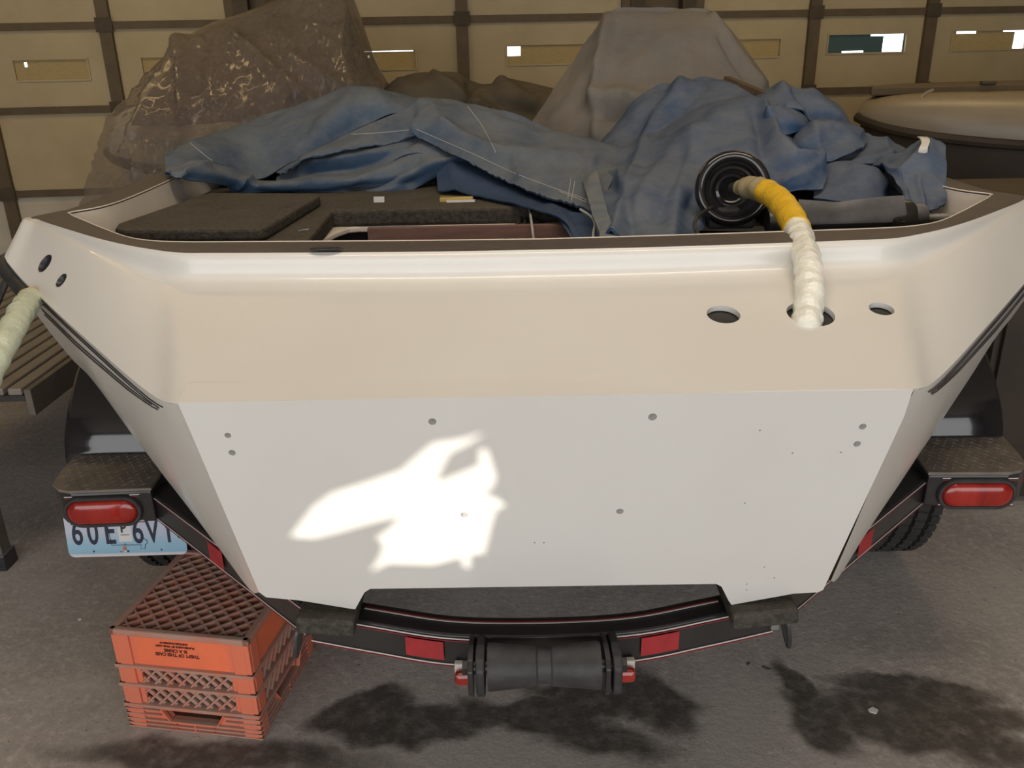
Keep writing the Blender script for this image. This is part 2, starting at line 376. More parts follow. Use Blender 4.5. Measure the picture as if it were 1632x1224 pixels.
DARK = [fb(560, 1165, 760, 1130, .07), fb(700, 1150, 1000, 1115, .055), fb(960, 1120, 1100, 1140, .05), fb(1250, 1060, 1300, 1130, .045), fb(1270, 1110, 1345, 1190, .07),
        fb(1350, 1085, 1560, 1110, .06), fb(1330, 1130, 1560, 1160, .10), fb(520, 1150, 640, 1110, .06), fb(1000, 1080, 1085, 1150, .07), fb(120, 1200, 560, 1215, .05, .45), fb(1190, 1058, 1196, 1060, .006), fb(1222, 1062, 1230, 1063, .006), fb(850, 1100, 1000, 1085, .035), fb(880, 1165, 1030, 1195, .06, .45), fb(800, 1150, 960, 1150, .05),
        fb(1520, 1190, 1640, 1210, .07, .4), fb(1440, 1130, 1640, 1150, .05, .4)]
PALE = [fb(1150, 1085, 1168, 1215, .085, .6), fb(360, 1205, 470, 1212, .06, .5), fb(1180, 1080, 1190, 1100, .05, .6), fb(560, 1195, 980, 1215, .06, .5), fb(1386, 1133, 1396, 1136, .010, .2)]
M['floor'] = floor_mat()

# ------------------------------------------------------------------ room shell
WA = math.radians(5); WO = Vector((0, 7.2, 0)); WE = Vector((math.cos(WA), math.sin(WA), 0)); WN = Vector((-math.sin(WA), math.cos(WA), 0))
def wl(s, d, z): return WO+WE*s+WN*d+Vector((0, 0, z))
def wbox(mb, s0, s1, d0, d1, z0, z1):
    vs = [wl(s, d, z) for z in (z0, z1) for s, d in ((s0, d0), (s1, d0), (s1, d1), (s0, d1))]
    return mb.add(vs, [(0,3,2,1),(4,5,6,7),(0,1,5,4),(1,2,6,5),(2,3,7,6),(3,0,4,7)])
struct('floor', MB().box((-7, -4.2, -.15), (8, 9, 0)), M['floor'])
struct('ceiling', MB().box((-7, -4.2, 3.5), (8, 9, 3.6)), M['ceil'])
struct('wall_left', MB().box((-5.9, -4.2, 0), (-5.7, 9, 3.5)), M['wallm'])
struct('wall_right', MB().box((6.7, -4.2, 0), (6.9, 9, 3.5)), M['wallm'])
RZ = [0.0, .50, 1.12, 1.71, 2.33, 2.9]
DOORS = [('door_1', -4.90, -2.05, [-3.93, -2.976]), ('door_2', -1.657, .954, [-.332]), ('door_3', 1.513, 5.45, [2.468, 3.438, 4.465])]
# wall around the doors: lintel and posts
wb = MB(); wbox(wb, -7, 8, .0, .2, 2.9, 3.5); wbox(wb, -7, -4.96, 0, .2, 0, 2.9); wbox(wb, 5.51, 8, 0, .2, 0, 2.9)
wbo = struct('wall_back', wb, M['wallm'])
for a, b_ in ((-2.05, -1.657), (.954, 1.513)):
    pb = MB(); wbox(pb, a+.02, a+.13, -.06, .14, 0, 2.9); wbox(pb, b_-.13, b_-.02, -.06, .14, 0, 2.9); part('post', pb, M['post'], wbo, 0)
    pb = MB(); wbox(pb, a+.13, b_-.13, .06, .14, 0, 2.9); part('infill', pb, M['rail'], wbo, 0)
for a in (-4.96, 5.45):
    pb = MB(); wbox(pb, a, a+.06, -.06, .14, 0, 2.9); part('post', pb, M['post'], wbo, 0)
WIN = {(0, 0): (-4.66, -4.14, 1.33, 1.47), (0, 1): (-3.69, -3.16, 1.335, 1.475), (0, 2): (-2.76, -2.24, 1.34, 1.475),
       (1, 0): (-1.26, -.70, 1.36, 1.49), (1, 1): (.015, .64, 1.372, 1.51),
       (2, 0): (1.70, 2.21, 1.39, 1.52), (2, 1): (2.61, 3.26, 1.405, 1.54), (2, 2): (3.655, 4.30, 1.41, 1.55), (2, 3): (4.7, 5.25, 1.41, 1.55)}
# clear parts of each window as fractions of its width (from, to) and of its height
CLEAR = {(0, 1): [(.13, .17, .66, .90)], (1, 0): [(.30, .97, .95, 1.0), (.34, .37, .62, .75)], (1, 1): [(.0, .17, .45, .95)], (2, 0): [(.02, .34, .86, 1.0)],
         (2, 1): [(.72, .98, .0, 1.0), (.55, .73, .90, 1.0), (.2, .48, .0, .10)], (2, 2): [(.84, 1.0, .0, 1.0), (.06, .32, .87, 1.0), (.68, .84, .93, 1.0)]}
for di, (nm, sa, sb, cols) in enumerate(DOORS):
    d = struct(nm); edges = [sa]+cols+[sb]
    for ci in range(len(edges)-1):
        s0, s1 = edges[ci], edges[ci+1]
        for ri in range(5):
            z0, z1 = RZ[ri], RZ[ri+1]; mb = MB()
            hole = WIN.get((di, ci)) if ri == 2 else None
            a, b_, c_, e_ = s0+.035, s1-.035, z0+.004, z1-.004
            if hole:
                h0, h1, g0, g1 = hole
                wbox(mb, a, b_, 0, .03, c_, g0); wbox(mb, a, b_, 0, .03, g1, e_); wbox(mb, a, h0, 0, .03, g0, g1); wbox(mb, h1, b_, 0, .03, g0, g1)
            else: wbox(mb, a, b_, 0, .03, c_, e_)
            part('panel', mb, M['panellow'] if ri == 0 else M['panel'], d, 0)
            rb = MB(); wbox(rb, s0+.03, s1-.03, -.03, -.002, z1-.03, z1+.022); part('rail', rb, M['rail'], d, 0)
            if hole:
                fb_ = MB(); t = .012
                for q in ((h0-t, h1+t, g0-t, g0), (h0-t, h1+t, g1, g1+t), (h0-t, h0, g0, g1), (h1, h1+t, g0, g1)): wbox(fb_, q[0], q[1], -.012, -.001, q[2], q[3])
                wf = part('window_frame', fb_, M['panel'], d, 0)
                cl = CLEAR.get((di, ci), []); W_, G_ = h1-h0, g1-g0
                # painted glass with unpainted gaps: cut the pane into cells
                xs = sorted({0, 1, *[q for c in cl for q in c[:2]]}); zs = sorted({0, 1, *[q for c in cl for q in c[2:]]})
                pp = MB(); gp = MB(); tp = MB()
                for i in range(len(xs)-1):
                    for k in range(len(zs)-1):
                        mx_, mz_ = (xs[i]+xs[i+1])/2, (zs[k]+zs[k+1])/2
                        tgt = gp if any(c[0] < mx_ < c[1] and c[2] < mz_ < c[3] for c in cl) else (tp if (di, ci) == (2, 1) else pp)
                        wbox(tgt, h0+W_*xs[i], h0+W_*xs[i+1], .012, .016, g0+G_*zs[k], g0+G_*zs[k+1])
                if pp.v: part('painted_pane', pp, M['pane'], wf, 0)
                if tp.v: part('painted_pane', tp, M['teal'], wf, 0, label='teal window cover')
                if gp.v: part('clear_pane', gp, M['glass'], wf, 0)
    for s in edges:
        sb_ = MB(); wbox(sb_, s-.045, s+.045, -.045, -.001, 0, 2.9); part('stile', sb_, M['rail'], d, 0)
        if s in cols:
            for z in RZ[1:5]:
                hb = MB(); wbox(hb, s-.06, s+.06, -.055, -.045, z-.05, z+.05); part('hinge', hb, M['post'], d, 0)

# unseen front wall; its added hole shapes the sun into the transom patch
FY = -4.0
def back_to_wall(x, y):
    P = transom_pt(x, y); t = (FY-P.y)/SUN_DIR.y; Q = P+SUN_DIR*t; return Q.x, Q.z
P0 = Vector((.045, 1.168, .993)); TN = Vector((0, -.971, -.237)).normalized()
def transom_pt(x, y):
    d = ray(x, y); return EYE+d*((P0-EYE).dot(TN)/d.dot(TN))
PATCH = [(463, 856), (500, 808), (530, 786), (575, 772), (640, 750), (672, 722), (692, 706), (735, 700), (772, 690), (745, 708), (716, 722), (704, 745), (694, 770), (735, 754), (764, 742), (765, 716), (776, 716), (790, 760), (783, 778), (768, 790), (788, 792), (806, 806), (790, 812), (782, 838), (776, 862), (771, 882), (750, 884), (748, 906), (738, 904), (736, 888), (690, 900), (618, 898), (590, 912), (606, 888), (612, 868), (600, 858), (622, 842), (640, 822), (588, 834), (540, 848), (500, 858)]
hole = [back_to_wall(*p) for p in PATCH]
outer = [(-7, 0), (8, 0), (8, 3.5), (-7, 3.5)]
allp = outer+hole
tris = tessellate_polygon([[Vector((a, b, 0)) for a, b in outer], [Vector((a, b, 0)) for a, b in hole]])
fwb = MB(); fwb.add([Vector((a, FY, b)) for a, b in allp], [tuple(t) for t in tris])
struct('wall_front_sun_mask', fwb, M['sunmask'])

# ------------------------------------------------------------------ boat
boat = thing('boat', (XC, 1.2, 0), 'white fibreglass bass boat seen from its stern, blue canvas heaped on its deck', 'boat')
RIMZ = 1.17
# stations along the cap: lip E (x, y, Y) and rim edge R (x, y), fillet share
ST = [((864, 631, 1.16), (864, 398), 1), ((700, 634, 1.16), (700, 401), 1), ((520, 637, 1.16), (520, 402.5), 1), ((340, 641, 1.16), (345, 403), 1), ((283, 643, 1.163), (285, 402.5), .98),
      ((250, 634, 1.21), (240, 397), .85), ((203, 598, 1.30), (195, 389), .6), ((152, 553, 1.42), (150, 378), .38), ((105, 511, 1.55), (110, 366), .22), ((62, 471, 1.68), (78, 356), .12), ((26, 435, 1.79), (61, 349.5), .06), ((9, 402, 1.87), (57, 345.5), .0)]
Es, Rs, Fs = [], [], []
for e, r, f_ in ST:
    Es.append(pY(*e)); Rs.append(pz(*r, RIMZ)); Fs.append(f_)
for E_, R_ in (((-1.155, 2.02, 1.10), (-1.08, 2.04, 1.17)), ((-1.17, 2.3, 1.10), (-1.085, 2.3, 1.17)), ((-1.18, 3.0, 1.10), (-1.085, 3.0, 1.18)), ((-1.02, 3.9, 1.12), (-.95, 3.9, 1.20)), ((-.74, 4.6, 1.14), (-.68, 4.6, 1.23)), ((-.42, 5.2, 1.17), (-.37, 5.18, 1.26)), ((-.02, 5.75, 1.2), (-.02, 5.70, 1.28))):
    Es.append(Vector(E_)+Vector((XC, 0, 0))); Rs.append(Vector(R_)+Vector((XC, 0, 0))); Fs.append(0.)
def prof(E_, R_, f_, n=16):
    """lip to rim: flat shelf, concave fillet, rounded shoulder"""
    out = []
    D = R_-E_
    S = E_+Vector((D.x*.80, D.y*.83, D.z*.60)); K = E_+Vector((D.x*.93, D.y*.955, D.z*.68)); T = E_+Vector((D.x*.97, D.y*.975, D.z*.93))
    wing = [E_+D*t+Vector((-.020 if D.x > 0 and f_ < .05 else 0, 0, .02 if f_ > 0 or E_.y < 1.95 else .004))*math.sin(math.pi*t)*(1-f_) for t in (.80, .90, .96)]
    S, K, T = (wing[0].lerp(S, f_), wing[1].lerp(K, f_), wing[2].lerp(T, f_))
    q = cr([E_, E_.lerp(S, .34), E_.lerp(S, .68), S, K, T, R_], n*2)
    return q
N_AFT = len(ST)
def dens(seq, k):
    return seq
left_rows = [prof(E_, R_, f_) for E_, R_, f_ in zip(Es, Rs, Fs)]
# refine along the boat by Catmull-Rom across stations
def refine(rows, k=4):
    cols = list(zip(*rows)); n = (len(rows)-1)*k+1
    rc = [cr(c, n) for c in cols]; return [list(r) for r in zip(*rc)]
lr = refine(left_rows, 4)
full = [[mir(p) for p in r] for r in reversed(lr)][:-1]+lr
cap = part('stern_cap', MB().shell(full, .010, 1), M['gel'], boat, 45)
# holes in the cap
cut = MB()
def cut_at(px_, py_, r, surfY=None, depth=.06, ell=1.0):
    pass
def shelf_hit(x, y):
    """first hit of the pixel's sight line on the cap"""
    best = None; d = ray(x, y)
    from mathutils.geometry import intersect_ray_tri
    for i in range(len(full)-1):
        for k in range(len(full[0])-1):
            a, b_, c_, e_ = full[i][k], full[i][k+1], full[i+1][k+1], full[i+1][k]
            for t in ((a, b_, c_), (a, c_, e_)):
                h = intersect_ray_tri(*t, d, EYE, True)
                if h and (best is None or (h-EYE).length < (best[0]-EYE).length):
                    nn = (t[1]-t[0]).cross(t[2]-t[0]).normalized()
                    if nn.dot(d) > 0: nn = -nn
                    best = (h, nn)
    return best
def cyl_at(mb, P, nrm, r, a0, a1, n=28, r1=None):
    m = nrm.to_track_quat('Z', 'Y').to_matrix().to_4x4(); m.translation = P
    mb.lathe([(r, a0), (r1 or r, a1)], m, n)
HOLES = [(1153, 501, .0275), (1292, 500, .039), (1405, 492, .0205), (72, 420, .0205), (98, 447, .0150)]
hits = [shelf_hit(x, y) for x, y, r in HOLES]
for (x, y, r), (P, n_) in zip(HOLES, hits): cyl_at(cut, P, n_, r, -.05, .03)
boolean_cut(cap, cut)
# dark liner behind each hole (the bilge below the shelf)
for (x, y, r), (P, n_) in list(zip(HOLES, hits)):
    mb = MB(); m = n_.to_track_quat('Z', 'Y').to_matrix().to_4x4(); m.translation = P
    if x > 500: mb.lathe([(r*1.25, -.012), (r*1.3, -.05), (r*1.2, -.075)], m, 24); part('hole_well', mb, M['dark'], boat)
    else: mb.lathe([(0, -.006), (r*.40, -.005), (r*.5, -.003), (r*.62, -.006), (r*.8, -.004), (r*1.0, .0012), (r*1.02, -.004), (r*.9, -.02)], m, 28); part('drain_fitting', mb, M['hole'], boat)

# transom panel with bolt holes
OUTL = [(283, 642), (864, 631), (1455, 621), (1441, 664), (1312, 940), (1304, 944), (1266, 946), (1166, 964), (1161, 957), (1150, 935), (1141, 930.5), (590, 938.5), (581, 944), (566, 971), (558, 970), (478, 957), (424, 952), (413, 944), (300, 680)]
op = [transom_pt(x, y) for x, y in OUTL]
TX = Vector((1, 0, 0)); TV = TN.cross(TX).normalized()
def tp2(p): q = p-P0; return (q.dot(TX), q.dot(TV))
tb = MB().prism([tp2(p) for p in op], 0.0, -.05, lambda a, b_, t: P0+TX*a+TV*b_+TN*t)
tpan = part('transom_panel', tb, M['gel'], boat, 30)
cut = MB(); CEN = 864
BOLT = [(689, 672, .0062), (1040, 664.5, .0066), (740, 820.5, .0058), (988, 815, .0060), (363, 694, .0050), (370, 721.5, .0055), (1375, 680, .0056), (1366, 707.5, .0056)]
SPECK = [(1211, 686), (1263, 722), (1340, 721), (1187, 802), (852, 865), (867, 865), (1218, 904), (1234, 921), (1190, 931), (1190, 940)]
for x, y, r in BOLT: cyl_at(cut, transom_pt(x, y), TN, r, -.018, .01, 18)
for x, y in SPECK: cyl_at(cut, transom_pt(x, y), TN, .0016, -.008, .01, 8)
boolean_cut(tpan, cut)

# hull sides and bottom
Bs = [transom_pt(413, 946), pY(400, 945, 1.30), pY(380, 922, 1.34), pY(340, 862, 1.40), pY(296, 802, 1.48), pY(246, 738, 1.60)]
G = [transom_pt(300, 678), transom_pt(413, 944)]
c_rel = [(-.86, 1.70, .63), (-.95, 1.85, .64), (-1.0, 2.0, .645), (-1.03, 2.2, .65)]
hE = Es[4:]                      # from the knuckle corner on
hC = [G[1], pY(398, 940, 1.30), pY(352, 878, 1.38), pY(298, 806, 1.48), pY(246, 738, 1.60), pY(200, 668, 1.74), pY(150, 606, 1.86), pY(120, 568, 1.97)]
hC += [Vector((x+XC, y, z)) for x, y, z in ((-1.05, 2.2, .72), (-1.06, 2.5, .70), (-1.04, 3.0, .68), (-.90, 3.9, .66), (-.58, 4.6, .70), (-.30, 5.2, .82), (-.02, 5.6, 1.0))]
hull_rows = []
for i, (E_, B_) in enumerate(zip(hE, hC)):
    mid = E_.lerp(B_, .5)
    out_n = Vector((-1, -.3, 0)).normalized()*(.012 if i > 1 else 0)
    if i == 0: row = [E_, transom_pt(302, 676), transom_pt(340, 770), transom_pt(378, 862), B_]
    else: row = [E_, E_.lerp(B_, .25)+out_n*.7, mid+out_n, E_.lerp(B_, .75)+out_n*.7, B_]
    keel = Vector((XC, max(B_.y, 1.275), .668))
    row += [B_.lerp(keel, .12)+Vector((0, .01, .02 if i == 0 else .0)), B_.lerp(keel, .3)+Vector((0, .01, .012)), keel]
    hull_rows.append(row)
hr = refine(hull_rows, 3)
hb = MB().grid(hr); hb.grid([[mir(p) for p in r] for r in hr])
part('hull', hb, M['gel_side'], boat, 50)
# pinstripes on the hull side
def hull_pt(t, v):
    """t along stations from 0, v down from the lip (0) to the chine (1)"""
    t = max(0, min(t, len(hull_rows)-1.001)); i = int(t*3); u = t*3-i; v4 = v*4; k = min(int(v4), 3); q = v4-k
    a = hr[i][k].lerp(hr[i][k+1], q); b_ = hr[i+1][k].lerp(hr[i+1][k+1], q); return a.lerp(b_, u)
def stripe(t0, t1, va, vb, w0, w1, flip):
    rows = []
    for j in range(20):
        s = j/19; t = t0+(t1-t0)*s; v = va+(vb-va)*s; wd = (w0+(w1-w0)*s)
        p = hull_pt(t, v); pa = hull_pt(t, v+.03); pb = hull_pt(t+.1, v); n_ = (pa-p).cross(pb-p).normalized()
        if n_.x > 0: n_ = -n_
        dn = (pa-p).normalized()
        rows.append([p+n_*.0015, p+dn*wd+n_*.0015])
    if flip: rows = [[mir(p) for p in r] for r in rows]
    return MB().shell(rows, .001)
for fl in (False, True):
    for args in ((5.3, .9, .02, .035, .006, .002), (5.3, 1.1, .055, .05, .006, .002), (5.4, 1.4, .17, .06, .006, .002), (5.4, 1.2, .215, .065, .006, .002)):
        part('pinstripe', stripe(*args, fl), M['stripe'], boat)
# rub rail, only where the gunwale runs forward
for fl in (False, True):
    pth = [p+Vector((-.010, .006, -.022)) for p in cr(hE[5:-1], 50)]
    if fl: pth = [mir(p) for p in pth]
    part('rub_rail', MB().tube(pth, [.004, .012]+[.016]*(len(pth)-2), 10), M['blackrub'], boat)
# rim band on top of the gunwale
R_out = cr(Rs, 80)
RI = [pz(x, y, RIMZ) for x, y in ((864, 383), (700, 385), (520, 386.5), (345, 387.5), (295, 387.5), (248, 386), (205, 380), (163, 365), (132, 352), (117, 345.5), (112.5, 342), (113.5, 339.5))]
RI += [Vector((x+XC, y, z)) for x, y, z in ((-1.012, 2.08, 1.17), (-1.005, 2.3, 1.17), (-1.0, 3.0, 1.18), (-.87, 3.9, 1.20), (-.61, 4.58, 1.23), (-.32, 5.12, 1.26), (-.02, 5.58, 1.28))]
R_in = cr(RI, 80)
# pair by arc share
def resamp(pts, n):
    L_ = [0]
    for a, b_ in zip(pts, pts[1:]): L_.append(L_[-1]+(b_-a).length)
    out = []
    for i in range(n):
        d = L_[-1]*i/(n-1); k = 0
        while k < len(pts)-2 and L_[k+1] < d: k += 1
        out.append(pts[k].lerp(pts[k+1], (d-L_[k])/max(L_[k+1]-L_[k], 1e-9)))
    return out
half = [[a+Vector((-.006 if a.y > 1.93 else 0, 0, .0008)), a.lerp(b_, .5)+Vector((0, 0, .006)), b_+Vector((0, 0, .002))] for a, b_ in zip(R_out, R_in)]
rowsr = [[mir(p) for p in r] for r in reversed(half)][:-1]+half
part('rim_band', MB().shell(rowsr, .012, 1), M['rim'], boat, 40)
RIfull = [mir(p) for p in reversed(R_in)][:-1]+R_in
part('rim_edge', MB().tube([p+Vector((0, 0, .002)) for p in RIfull], .0017, 8), M['liner'], boat)
lin = [[p+Vector((0, 0, -.002)) for p in RIfull], [p+Vector((0, 0, -.03))*1.0 for p in RIfull], [p+Vector((0, 0, -.09)) for p in RIfull], [Vector((XC+(p.x-XC)*.985, p.y, p.z-.16)) for p in RIfull]]
part('inner_liner', MB().grid(lin), M['liner'], boat, 60)
# carpeted deck with an open well at the stern
DZ = 1.10
deck = [(-.50+XC, 1.60), (-.53+XC, 2.36), (.62+XC, 2.36), (.62+XC, 1.60), (.70+XC, 1.62), (.93+XC, 1.82), (1.0+XC, 2.0), (1.0+XC, 3.0), (.87+XC, 3.9), (.60+XC, 4.56), (.31+XC, 5.1), (-.31+XC, 5.1), (-.60+XC, 4.56), (-.87+XC, 3.9), (-1.0+XC, 3.0), (-1.0+XC, 2.0), (-.93+XC, 1.82), (-.70+XC, 1.62)]
part('carpet_deck', MB().slab(deck, DZ-.045, DZ), M['carpet'], boat, 0, bevel=.008)
part('well_flange', MB().slab([(-.52+XC, 1.64), (-.56+XC, 2.40), (.66+XC, 2.40), (.66+XC, 2.25)]+[(q.x, q.y) for q in [pz(x, y, DZ-.046) for x, y in ((930, 356), (640, 359.5), (575, 361), (556, 363), (536, 370), (514, 382), (503, 392))]]+[(pz(503, 392, DZ-.046).x-.006, 1.64)], DZ-.062, DZ-.046), M['liner'], boat, 0, bevel=.004)
wl_ = MB(); wl_.box((XC-.56, 1.60, .82), (XC+.66, 2.42, .84)); wl_.box((XC-.57, 1.60, .84), (XC-.55, 2.42, DZ-.062)); wl_.box((XC+.65, 1.60, .84), (XC+.67, 2.42, DZ-.062)); wl_.box((XC-.57, 2.42, .84), (XC+.67, 2.44, DZ-.062))
part('well_box', wl_, M['dark'], boat, 0)
lid = [pz(x, y, 1.128) for x, y in ((183, 364), (188, 357), (322, 311), (336, 308), (505, 309), (510, 313), (425, 363), (415, 366), (195, 368))]
hl = part('hatch_lid', MB().slab([(p.x, p.y) for p in lid], DZ+.002, DZ+.03), M['carpet'], boat, 0, bevel=.007)
for x, y in ((413, 366), (486, 367)):
    p = pz(x, y, DZ+.012); part('latch', MB().tube([p+Vector((-.012, -.012, 0)), p+Vector((.0, -.015, .003)), p+Vector((.012, -.012, .004))], .0022, 8), M['galv'], boat)
# a plate on the rim
p = pz(520, 397, RIMZ+.006); pm = MB(); pm.lathe([(.030, 0), (.028, .002), (.012, .0025)], Matrix.Translation(p) @ Matrix.Diagonal((1, .32, 1, 1)), 28); part('drain_fitting', pm, M['hole'], boat)

# ------------------------------------------------------------------ trailer
trailer = thing('boat_trailer', (XC, 1.9, 0), 'black boat trailer with red pinstripes and tail lights under the white boat', 'trailer')
ZB, ZT = .485, .555
mir_boat = mir
def mir(p): return Vector((2*(.044+.029*(p[1]-1.23))-p[0], p[1], p[2]))
XT = .044
def beam(path, wd, z0, z1, side=1):
    """rectangular tube along a plan polyline; the path is the outer face"""
    pth = [Vector((p[0], p[1], 0)) for p in path]; n = len(pth); inn = []
    for i in range(n):
        t = (pth[min(i+1, n-1)]-pth[max(i-1, 0)]).normalized(); inn.append(pth[i]+Vector((-t.y, t.x, 0))*wd*side)
    rows = [[Vector((a.x, a.y, z0)), Vector((a.x, a.y, z1)), Vector((b_.x, b_.y, z1)), Vector((b_.x, b_.y, z0))] for a, b_ in zip(pth, inn)]
    m = MB().grid(rows, closed=True); m.f += [(3, 2, 1, 0), tuple(4*(n-1)+k for k in range(4))]
    return m, pth, inn
def facestripe(path, z0, z1, off=.0012, side=1):
    rows = []; n = len(path)
    for i in range(n):
        t = (path[min(i+1, n-1)]-path[max(i-1, 0)]).normalized(); o = Vector((t.y, -t.x, 0))*off*side
        rows.append([Vector((path[i].x, path[i].y, z0))+o, Vector((path[i].x, path[i].y, z1))+o])
    return MB().shell(rows, .001)
# left rail path, aft end first, rel. to world
LA = pz(475, 1005, ZB); LB = pz(256, 833, ZB)
rear = [pz(498, 1025, ZB), pz(600, 1044, ZB), pz(719, 1063, ZB), pz(790, 1073, ZB)]
rear = [Vector((min(p.x, XC), p.y, 0)) for p in rear]
arc = cr([rear[0], rear[1], rear[2], Vector((XT, 1.227, 0)), mir(rear[2]), mir(rear[1]), mir(rear[0])], 41)
m, pth, inn = beam(arc, .055, ZB, ZT, 1)
xm = part('rear_crossmember', m, M['black'], trailer, 30, bevel=.004)
def sub(lst, a, b_): return [p for p in lst if a <= p.x <= b_]
for a, b_ in ((-.55, XT-.120), (XT+.120, .65)):
    part('pinstripe', facestripe(sub(pth, a, b_), ZB+.006, ZB+.0085), M['whitestripe'], xm)
    part('pinstripe', facestripe(sub(pth, a, b_), ZB+.0025, ZB+.0045), M['redstripe'], xm)
    part('pinstripe', facestripe(sub(pth, a if a < -.4 else a, b_), ZT-.0085, ZT-.006), M['whitestripe'], xm)
    part('pinstripe', facestripe(sub(pth, a, b_), ZT-.013, ZT-.011), M['redstripe'], xm)
def topstripe(lst, fr, w_):
    rows = [[a.lerp(b_, fr)+Vector((0, 0, ZT+.0012)), a.lerp(b_, fr+w_)+Vector((0, 0, ZT+.0012))] for a, b_ in lst]
    return MB().shell(rows, .001)
pin = [(a, b_) for a, b_ in zip(pth, inn) if abs(a.x-XT) < .335]
part('pinstripe', topstripe(pin, .60, .05), M['whitestripe'], xm); part('pinstripe', topstripe(pin, .69, .04), M['redstripe'], xm)
for sgn in (0, 1):
    f_ = mir if sgn else (lambda p: Vector(p))
    B_ = LB+(LB-LA)*.10
    path = [f_(p) for p in (LA+(LA-LB)*.05, LA, LA.lerp(LB, .33), LA.lerp(LB, .66), LB, B_)]
    if not sgn: path = path[::-1]
    # outer face on the aft side
    m, pth, inn = beam(path, .055, ZB, ZT, 1)
    rl = part('side_rail', m, M['black'], trailer, 30, bevel=.004)
    part('pinstripe', facestripe(pth, ZB+.006, ZB+.0082), M['whitestripe'], rl); part('pinstripe', facestripe(pth, ZB+.002, ZB+.0035), M['redstripe'], rl)
    part('pinstripe', facestripe(pth, ZT-.008, ZT-.0058), M['whitestripe'], rl); part('pinstripe', facestripe(pth, ZT-.012, ZT-.0105), M['redstripe'], rl)
    # reflector on the rail
    u = (LB-LA).normalized(); q0 = pz(365, 908, ZB+.010); q0 = LA+u*((q0-LA).dot(u)); q1 = q0+u*.060
    rr = [f_(q0), f_(q1)]
    if not sgn: rr = rr[::-1]
    part('red_reflector', facestripe([Vector((p.x, p.y, 0)) for p in rr], ZB+.014, ZB+.058, .004), M['redref'], rl)
    # main frame rail running forward, and cross tie
    fr = MB(); x0, x1 = sorted((f_((XC-.83, 1.5, 0)).x, f_((XC-.77, 1.5, 0)).x)); fr.box((x0, 1.72, ZB-.02), (x1, 5.0, ZT-.01)); part('frame_rail', fr, M['black'], trailer, 0, bevel=.004)
    # rear reflector on crossmember
    part('red_reflector', facestripe(sub([p for p in cr([Vector((a.x, a.y, 0)) for a in arc], 200)], *( (-.244+XT, -.171+XT) if not sgn else (.171+XT, .244+XT))), ZB+.018, ZB+.056, .004), M['redref'], xm)
    # clearance light
    cx = XT-.137 if not sgn else XT+.144; cy = min(p.y for p in arc if abs(p.x-cx) < .03)
    cb = MB().box((cx-.018, cy-.014, ZB-.008), (cx+.018, cy, ZB+.020)); part('light_base', cb, M['white'], trailer, 0, bevel=.003)
    cb = MB().box((cx-.017, cy-.034, ZB-.012), (cx+.017, cy-.014, ZB+.013)); part('clearance_light', cb, M['redlens'], trailer, 0, bevel=.007, label='small red clearance lens')
    # step plate over the light box
    SP = [(85, 771), (94, 756), (128, 716), (229, 716), (262, 742), (239, 777), (112, 782), (94, 779)]
    sp = [f_(pz(x, y, .582)) for x, y in SP]
    bx = part('light_box', MB().slab([(p.x, p.y) for p in sp], .492, .574), M['black'], trailer, 0, bevel=.006)
    cxx = sum(p.x for p in sp)/len(sp); cyy = sum(p.y for p in sp)/len(sp)
    plt = part('step_plate', MB().slab([(cxx+(p.x-cxx)*1.02, cyy+(p.y-cyy)*1.03) for p in sp], .5745, .582), M['tread_plate'], trailer, 0, bevel=.0015, label='dirty diamond tread plate')
    tb = MB()
    xs0, xs1 = min(p.x for p in sp), max(p.x for p in sp); ys0, ys1 = min(p.y for p in sp), max(p.y for p in sp)
    def inside(x, y):
        c = False; n = len(sp)
        for i in range(n):
            a, b_ = sp[i], sp[(i+1) % n]
            if (a.y > y) != (b_.y > y) and x < (b_.x-a.x)*(y-a.y)/(b_.y-a.y)+a.x: c = not c
        return c
    k = 0; y = ys0+.008
    while y < ys1:
        x = xs0+.006+(.011 if k % 2 else 0); j = 0
        while x < xs1:
            if inside(x-.008, y-.006) and inside(x+.008, y+.006) and inside(x-.008, y+.006) and inside(x+.008, y-.006):
                ang = .8 if (j+k) % 2 else -.8
                mm = Matrix.Translation((x, y, .582)) @ Matrix.Rotation(ang, 4, 'Z')
                tb.add([mm @ Vector(v) for v in ((-.010, 0, 0), (0, -.0028, 0), (.010, 0, 0), (0, .0028, 0), (0, 0, .0022))], [(0, 1, 4), (1, 2, 4), (2, 3, 4), (3, 0, 4)])
            x += .022; j += 1
        y += .0165; k += 1
    part('tread_lug', tb, M['tread_plate'], plt, 0, kind='stuff')
    # oval tail light on the aft face: stadium rings
    a, b_ = f_(pz(112, 782, .582)), f_(pz(239, 777, .582))
    if sgn: a, b_ = b_, a
    ux = (b_-a).normalized(); nrm = Vector((ux.y, -ux.x, 0)).normalized(); cen = f_(pz(164.5, 815, .527)); cen = a+ux*((cen-a).dot(ux)); cen.z = .527
    if sgn: cen += ux*(-.0)
    def stad(L_, r, d, n=12):
        pts = []
        for i in range(n+1): q = -math.pi/2+math.pi*i/n; pts.append((L_/2+r*math.cos(q), r*math.sin(q)))
        for i in range(n+1): q = math.pi/2+math.pi*i/n; pts.append((-L_/2+r*math.cos(q), r*math.sin(q)))
        return [cen+ux*x+Vector((0, 0, z))+nrm*d for x, z in pts]
    def ring(rr): 
        m_ = MB().grid(rr, closed=True); n = len(rr[0]); m_.f.append(tuple((len(rr)-1)*n+k for k in range(n))); return m_
    part('lamp_grommet', ring([stad(.100, .0395, 0), stad(.100, .0395, .007), stad(.100, .037, .010), stad(.100, .0308, .010), stad(.100, .0298, .004)]), M['blackrub'], bx)
